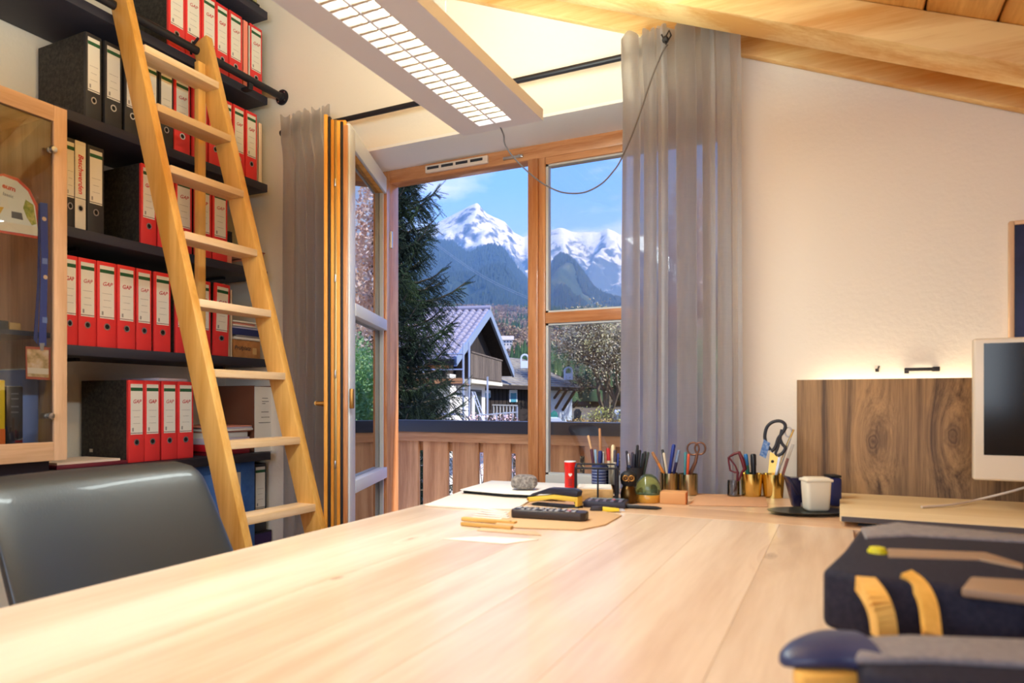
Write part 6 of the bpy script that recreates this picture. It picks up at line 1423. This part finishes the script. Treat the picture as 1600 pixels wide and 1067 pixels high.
o = MB().prism([PXY(*q)+Vector((0, -.008, 0)) for q in ((1194, 686), (1204, 692), (1197, 716), (1187, 711))], (0, .0012, 0)).obj('tag', noisy('tag_blue', [srgb(40, 80, 150), srgb(90, 130, 190), srgb(170, 190, 214)], 120., .6), t, label='small blue and white paper tag on the handle')
t = thing('scissors', 'slim steel scissors leaning right beside the big black-handled ones', 'scissors', (k.x+.006, yk+.01, DZ+.008)); PXY = lambda x, y: onY(x, y, yk+.012); ux = Vector((1, 0, 0))
ring(MB(), PXY(1232, 675), .012, .015, Vector((.75, 0, .6)), Vector((-.3, 0, .9)), .0022).tube([PXY(1235, 684), PXY(1227, 706), PXY(1217, 734), PXY(1208, 764)], [.003, .003, .003, .001], 8).obj('blade', STEEL, t)
MB().tube([PXY(1240, 671), PXY(1231, 692), PXY(1220, 724), PXY(1210, 764)], [.003, .0032, .003, .001], 8).obj('blade', BLD, t)
t = thing('utility_knife', 'brown and clear utility knife leaning right in the right gold cup', 'knife', (k.x+.012, yk-.008, DZ+.008)); PXY = lambda x, y: onY(x, y, yk-.006)
MB().bar(PXY(1216, 764), PXY(1231, 716), .009, .006, (0, 1, 0)).obj('handle', mat('knife_brown', srgb(116, 62, 44), .4), t, bevel=.001); MB().bar(PXY(1231, 716), PXY(1239, 694), .009, .006, (0, 1, 0)).obj('slider', mat('knife_clear', srgb(176, 170, 160), .3), t, bevel=.001)

# bronze figure and green glass paperweight
k = onZ(982, 786, DZ)
t = thing('bronze_owl', 'little dark bronze owl figure with round face right of the wire stand', 'figurine', k)
BRZ = mat('bronze_dark', srgb(96, 70, 36), .28, .85)
MB().lathe(k, [(0, 0), (.018, 0), (.0225, .006), (.024, .025), (.020, .045), (.016, .052)], 24).obj('body', BRZ, t)
hd_ = MB().lathe(k, [(.015, .050), (.022, .058), (.0245, .072), (.022, .086), (.013, .095), (0, .097)], 24).obj('head', BLACKC, t)
vd = Vector((-k.x, -k.y, 0)).normalized(); sd_ = Vector((-vd.y, vd.x, 0))
for s in (-1, 1):
    ring(MB(), k+vd*.0235+sd_*s*.0085+Vector((0, 0, .076)), .0075, .0075, sd_, Vector((0, 0, 1)), .002).lathe(k+vd*.021+sd_*s*.0085+Vector((0, 0, .076)), [(0, .003), (.003, .002), (.004, 0)], 10, vd).obj('eye', BRASS, hd_)
MB().lathe(k+vd*.022+Vector((0, 0, .068)), [(.003, 0), (0, .007)], 8, (vd+Vector((0, 0, -.5)))).obj('beak', BRASS, hd_)
k = onZ(1013, 784, DZ)
t = thing('glass_paperweight', 'green glass paperweight dome with amber base right of the bronze owl', 'paperweight', k)
GRN = mat('green_glass', srgb(170, 206, 150), .05, trans=.9, ior=1.45); AMB = mat('amber_base', srgb(206, 150, 60), .2, spec=.6)
MB().lathe(k, [(0, 0), (.036, 0), (.040, .006), (.040, .018), (.037, .024), (0, .024)], 28).obj('base', AMB, t)
MB().lathe(k, [(.037, .0245), (.038, .040), (.033, .060), (.022, .076), (.010, .083), (0, .084)], 28).obj('dome', GRN, t)
# kraft card tray in front of the brass cups
a, b = onZ(1031, 787, DZ), onZ(1071, 789, DZ)
t = thing('card_tray', 'low kraft card box in front of the brass pen cups', 'box', a); u = (b-a).normalized(); v = Vector((-u.y, u.x, 0)); L = (b-a).length
KP = mat('kraft_light', srgb(214, 158, 104), .7)
MB().obox(a+u*L/2+v*.03+Vector((0, 0, .0175)), u*L/2, v*.03, Vector((0, 0, .017))).obj('body', KP, t, bevel=.0015)
MB().obox(a+u*(L+.0005)+v*.03+Vector((0, 0, .0175)), u*.0008, v*.03, Vector((0, 0, .016))).obj('side', mat('kraft_orange', srgb(206, 120, 60), .7), t)
sheet('kraft_sheet', [(1076, 790), (1200, 792), (1196, 775), (1090, 772)], DZ+e, .002, mat('kraft_sheet', srgb(206, 160, 124), .8), 'tan kraft sheet lying on the desk in front of the gold cups', 'paper')

# ------------------------------------------------------------------ riser board, wood panel, lamps behind it, monitors
RZ0, RZ1 = DZ+.012, DZ+.027
PALEB = wood('pale_riser', srgb(222, 196, 150), srgb(238, 216, 176), 'X', 5., .45, contrast=.4)
rx0 = onZ(1312, 803, RZ1).x; ry0 = onZ(1420, 812, RZ1).y
t = thing('riser_board', 'long pale monitor riser board lying on the desk below the brown wood panel', 'board', (.4, 2.1, DZ))
MB().box(rx0, 1.25, ry0, DYB-.01, RZ0, RZ1).obj('board', PALEB, t, bevel=.002); MB().box(rx0+.004, 1.248, ry0-.002, ry0, RZ0+.001, RZ1-.002).obj('edge_shade', mat('edge_shade_dark', srgb(84, 78, 80), .6), t)  # dark strip paints the shade line under the board onto its front edge
for x in (rx0+.06, .45, 1.15): MB().box(x-.02, x+.02, ry0+.03, DYB-.04, DZ+.0003, RZ0).obj('foot', BLACKC, t)
bx0 = onY(1245, 700, 2.395).x; bz1 = onY(1245, 593.5, 2.395).z
kn = [onY(1365, 690, 2.395), onY(1488, 682, 2.395)]
WALN = wood('brown_panel', srgb(84, 58, 34), srgb(178, 138, 92), 'Z', 24., .5, contrast=.62, stretch=34., tint=.0, knotcol=srgb(70, 42, 22), bump=.25, at_knots=((kn[0].x, 2.395, kn[0].z, .030), (kn[1].x, 2.395, kn[1].z, .030)))
t = thing('wood_panel', 'brown wood grain panel with two knots standing against the gable wall behind the desk', 'panel', (.4, 2.4, .4))
MB().box(bx0, 1.25, 2.395, 2.413, .40, bz1).obj('board', WALN, t, bevel=.001)
MB().box(bx0+.1, 1.2, 2.413, 2.449, .42, .47).box(bx0+.1, 1.2, 2.413, 2.449, .58, .62).obj('batten', BXW, t)
led = MB().box(bx0+.06, 1.22, 2.425, 2.437, bz1-.075, bz1-.068).obj('light_strip', mat('strip_glow', (1, .9, .7, 1), emit=(1, .84, .58, 1), estr=14.), t)
STRIP = light('strip_light', 'AREA', ((bx0+.06+1.22)/2, 2.430, bz1-.060), 2.6, (1, .82, .56), aim=(0, .25, 1), shape='RECTANGLE', size=1.22-bx0-.06, size_y=.012)
# monitor
mx0 = onY(1521, 640, 2.09).x; mz0 = onY(1527, 750, 2.09).z; mz1 = onY(1520, 529, 2.09).z; mw = .53
t = thing('monitor', 'large all-in-one monitor with black screen and pale chin at the right', 'monitor', (mx0+mw/2, 2.12, RZ1))
MONM = mat('monitor_silver', srgb(226, 214, 196), .4, .1); SCRB = mat('screen_black', srgb(10, 10, 14), .12, spec=.6)
chn = .065; bz = .022
MB().box(mx0, mx0+mw, 2.090, 2.118, mz0, mz1).obj('case', MONM, t, bevel=.006, seg=3)
MB().box(mx0+bz, mx0+mw-bz, 2.0885, 2.0905, mz0+chn, mz1-bz*.6).obj('screen', SCRB, t)
MB().prism([(mx0+mw/2-.10, 2.11, mz0+.10), (mx0+mw/2+.10, 2.11, mz0+.10), (mx0+mw/2+.10, 2.20, RZ1+.006), (mx0+mw/2-.10, 2.20, RZ1+.006)], (0, .008, 0)).obj('stand', STEEL, t)
MB().box(mx0+mw/2-.11, mx0+mw/2+.11, 2.05, 2.22, RZ1+.0004, RZ1+.007).obj('foot', STEEL, t, bevel=.002)
p = [onZ(1478, 790, RZ1+.004), onY(1540, 782, 2.2), onY(1580, 770, 2.16), Vector((mx0+mw/2, 2.13, mz0+.03))]
p = [onZ(1440, 792, RZ1+.004), onZ(1490, 788, RZ1+.006), onY(1530, 780, 2.20), onY(1600, 762, 2.18), Vector((mx0+mw/2, 2.135, mz0+.05))]
o = MB().tube(smooth_path(p, 6), .0032, 8).obj('white_cable', mat('cable_white', srgb(216, 202, 190), .4)); tag(o, 'white power cable curving over the riser board from the monitor', 'cable')
# dark picture on the wall
fx0 = onY(1577, 400, 2.43).x; fz1 = onY(1577, 346, 2.43).z
t = thing('framed_picture', 'dark navy picture in a pale frame on the gable wall above the monitor', 'picture', (fx0+.25, 2.44, fz1-.3))
for (a, b, c, d) in ((fx0, fx0+.012, fz1-.40, fz1), (fx0+.43, fx0+.442, fz1-.40, fz1)): MB().box(a, b, 2.425, 2.449, c, d).obj('frame_side', BEECH, t, bevel=.002)
for (c, d) in ((fz1-.012, fz1), (fz1-.40, fz1-.388)): MB().box(fx0+.012, fx0+.43, 2.425, 2.449, c, d).obj('frame_rail', BEECHX, t, bevel=.002)
MB().box(fx0+.012, fx0+.43, 2.432, 2.449, fz1-.388, fz1-.012).obj('picture', noisy('night_blue', [srgb(20, 26, 62), srgb(34, 42, 84), srgb(44, 50, 96)], 4., .25), t)

# ------------------------------------------------------------------ beakers on a dark tray at the end of the riser
k = onZ(1262, 803, DZ)
t = thing('dark_tray', 'low dark oval tray at the left end of the riser board', 'tray', k)
m = MB(); n = 36; ux, uy = Vector((CT, ST, 0)), Vector((-ST, CT, 0))
V = []; 
for (r, z) in ((.30, 0), (.62, .0), (1., .008), (1.02, .010), (.98, .010), (.6, .004)):
    for j in range(n): a = 2*math.pi*j/n; V.append(k+ux*(.105*r*math.cos(a))+uy*(.060*r*math.sin(a))+Vector((0, 0, z+.0004)))
F = [(i*n+j, i*n+(j+1) % n, (i+1)*n+(j+1) % n, (i+1)*n+j) for i in range(5) for j in range(n)]+[tuple(range(n-1, -1, -1)), tuple(range(5*n, 6*n))]
m.add(V, F, True).obj('dish', mat('tray_dark', srgb(48, 50, 44), .3, spec=.6), t)
z0 = DZ+.0046
def rbox(c, w, d, h, m_, name, parent, tw=1.0, bev=.006):
    """rounded upright vessel, tw = width at the foot relative to the rim"""
    p = [c+ux*(sx*w/2*tw)+uy*(sy*d/2*tw) for sx, sy in ((-1, -1), (1, -1), (1, 1), (-1, 1))]; q = [c+ux*(sx*w/2)+uy*(sy*d/2)+Vector((0, 0, h)) for sx, sy in ((-1, -1), (1, -1), (1, 1), (-1, 1))]
    return MB().add(p+q, [(3, 2, 1, 0), (4, 5, 6, 7), (0, 1, 5, 4), (1, 2, 6, 5), (2, 3, 7, 6), (3, 0, 4, 7)]).obj(name, m_, parent, bevel=bev, seg=3)
k = onZ(1275, 798, z0); t = thing('white_beaker', 'white beaker standing between the two dark blue vessels', 'beaker', k)
rbox(k, .070, .050, .092, mat('beaker_white', srgb(228, 222, 204), .4), 'body', t, .86, .010); rbox(k+Vector((0, 0, .080)), .073, .053, .008, mat('beaker_white', srgb(228, 222, 204), .4), 'rim', t, 1, .003)
k = onZ(1246, 792, z0); t = thing('blue_vessel', 'flared dark blue vessel left of the white beaker', 'vessel', k)
NAVYG = mat('navy_glaze', srgb(30, 30, 62), .2, spec=.7)
rbox(k+ux*-.002, .060, .045, .084, NAVYG, 'body', t, .42, .006); MB().prism([k+ux*x+uy*-.022+Vector((0, 0, z)) for x, z in ((-.040, .088), (-.030, .088), (.0, .04), (-.008, .034))], uy*.03).obj('spout', NAVYG, t, bevel=.002)
MB().obox(k+uy*-.026+ux*.012+Vector((0, 0, .008)), ux*.013, uy*.003, Vector((0, 0, .008))).obj('tag', STEEL, t, bevel=.001)
k = onZ(1301, 790, z0); t = thing('blue_box', 'small dark blue box right of the white beaker before the wood panel', 'box', k)
rbox(k, .034, .05, .082, mat('box_blue', srgb(34, 42, 96), .35), 'body', t, .95, .008); rbox(k+Vector((0, 0, .0825)), .030, .046, .006, BLACKC, 'lid', t, 1, .002)

# ------------------------------------------------------------------ chair with bentwood arms at the right of the desk
FAB = noisy('black_upholstery', [srgb(20, 20, 34), srgb(30, 28, 46), srgb(42, 40, 52)], 160., .8, bump=.3, dist=.001)
GREYP = noisy('grey_arm_top', [srgb(118, 114, 120), srgb(146, 140, 142)], 120., .6); BENT = wood('bent_birch', srgb(206, 150, 60), srgb(234, 184, 96), 'Z', 10., .4)
NAVYP = mat('navy_arm_cap', srgb(44, 54, 92), .35, spec=.6)
t = thing('bentwood_chair', 'black upholstered chair with bentwood arms pushed up to the right side of the desk', 'chair', (.42, 1.15, 0))
def surf(name, m_, pxs, z, h, bev, seg=3, par=None): return MB().prism([onZ(a, b, z) for a, b in pxs], (0, 0, -h)).obj(name, m_, par or t, bevel=bev, seg=seg)
zb1 = DZ+.105
surf('back_cushion', FAB, [(1284, 887), (1318, 856), (1343, 824), (1400, 817), (1700, 846), (1760, 900), (1600, 930), (1470, 912), (1350, 903)], zb1, .07, .010)
surf('back_sheen', GREYP, [(1345, 823), (1400, 815), (1640, 838), (1640, 846), (1420, 834), (1352, 838)], zb1+.004, .02, .004)  # grey highlight along the cushion top, laid on as colour
surf('sheen_strip', mat('beige_strip', srgb(150, 122, 98), .6), [(1386, 856), (1540, 862), (1600, 880), (1600, 886), (1530, 872), (1388, 868)], zb1+.003, .01, .002)  # both pale strips are reflections on the upholstery, painted in beige
MB().lathe(onZ(1371, 861, zb1+.002), [(0, .006), (.009, .005), (.012, 0), (.012, -.006)], 14).obj('button', mat('button_yellow', srgb(206, 196, 30), .5), t)
surf('sheen_strip', mat('beige_strip', srgb(150, 122, 98), .6), [(1502, 918), (1516, 900), (1600, 905), (1640, 912), (1640, 934), (1570, 926)], zb1+.003, .01, .003)
def bent(pxs, zs, w, th):
    P = [onZ(a, b, z) for (a, b), z in zip(pxs, zs)]; P = smooth_path(P, 5); m = MB()
    for p_, q_ in zip(P, P[1:]): m.bar(p_, q_+(q_-p_)*.1, w, th, (CT, ST, 0.001))
    return m.obj('bentwood_arm', BENT, t)
bent([(1352, 912), (1368, 935), (1378, 962), (1382, 992)], [DZ+.10, DZ+.095, DZ+.08, DZ+.06], .016, .020)
bent([(1415, 898), (1436, 915), (1450, 945), (1456, 992)], [DZ+.108, DZ+.10, DZ+.085, DZ+.06], .009, .016)
zp = DZ+.075
surf('arm_pad', FAB, [(1330, 1012), (1350, 992), (1420, 989), (1720, 1000), (1720, 1080), (1420, 1066), (1350, 1050)], zp-.002, .035, .010)
surf('arm_top', GREYP, [(1336, 1024), (1352, 993), (1420, 990), (1720, 1001), (1720, 1040), (1460, 1026), (1380, 1027)], zp+.004, .008, .003)
cp_ = [onZ(1219, 1032, zp-.012), onZ(1250, 1022, zp-.008), onZ(1300, 1014, zp-.006), onZ(1350, 1020, zp-.006)]
V, F = [], []; n = 20; cp_ = smooth_path(cp_, 5); K = len(cp_); axx = (cp_[-1]-cp_[0]).normalized(); sdx = Vector((-axx.y, axx.x, 0)).normalized()
for i, c in enumerate(cp_):
    s = i/(K-1); w = .003+.033*math.sin(min(1, s*1.05)*math.pi/2)**.8; hgt = .003+.014*s**.6
    for j in range(n): a = 2*math.pi*j/n; V.append(c+sdx*(w*math.cos(a))+Vector((0, 0, hgt*math.sin(a))))
for i in range(K-1):
    for j in range(n): F.append((i*n+j, i*n+(j+1) % n, (i+1)*n+(j+1) % n, (i+1)*n+j))
mb = MB(); mb.add(V, F, True); mb.add(V[:n], [tuple(range(n-1, -1, -1))]); mb.add(V[-n:], [tuple(range(n))]); mb.obj('arm_cap', NAVYP, t)
a, b = onZ(1246, 1062, zp-.022), onZ(1345, 1058, zp-.022); MB().bar(a, b, .022, .014).obj('arm_bearer', BENT, t, bevel=.003)
cushion(.42, 1.15, .42, 48, [(0, .20, .20, 0), (.01, .235, .235, 0), (.03, .25, .25, 0), (.06, .25, .25, 0), (.085, .235, .235, 0), (.10, .20, .20, 0)], FAB, 'seat', t)
MB().bar((.36, 1.32, .50), (.22, 1.36, DZ+.05), .04, .02).obj('arm_post', BENT, t, bevel=.004); MB().bar((.36, .95, .50), (.22, .90, DZ+.04), .04, .02).obj('arm_post', BENT, t, bevel=.004)
swivel_base(t, .42, 1.15, .43, BLACKR)
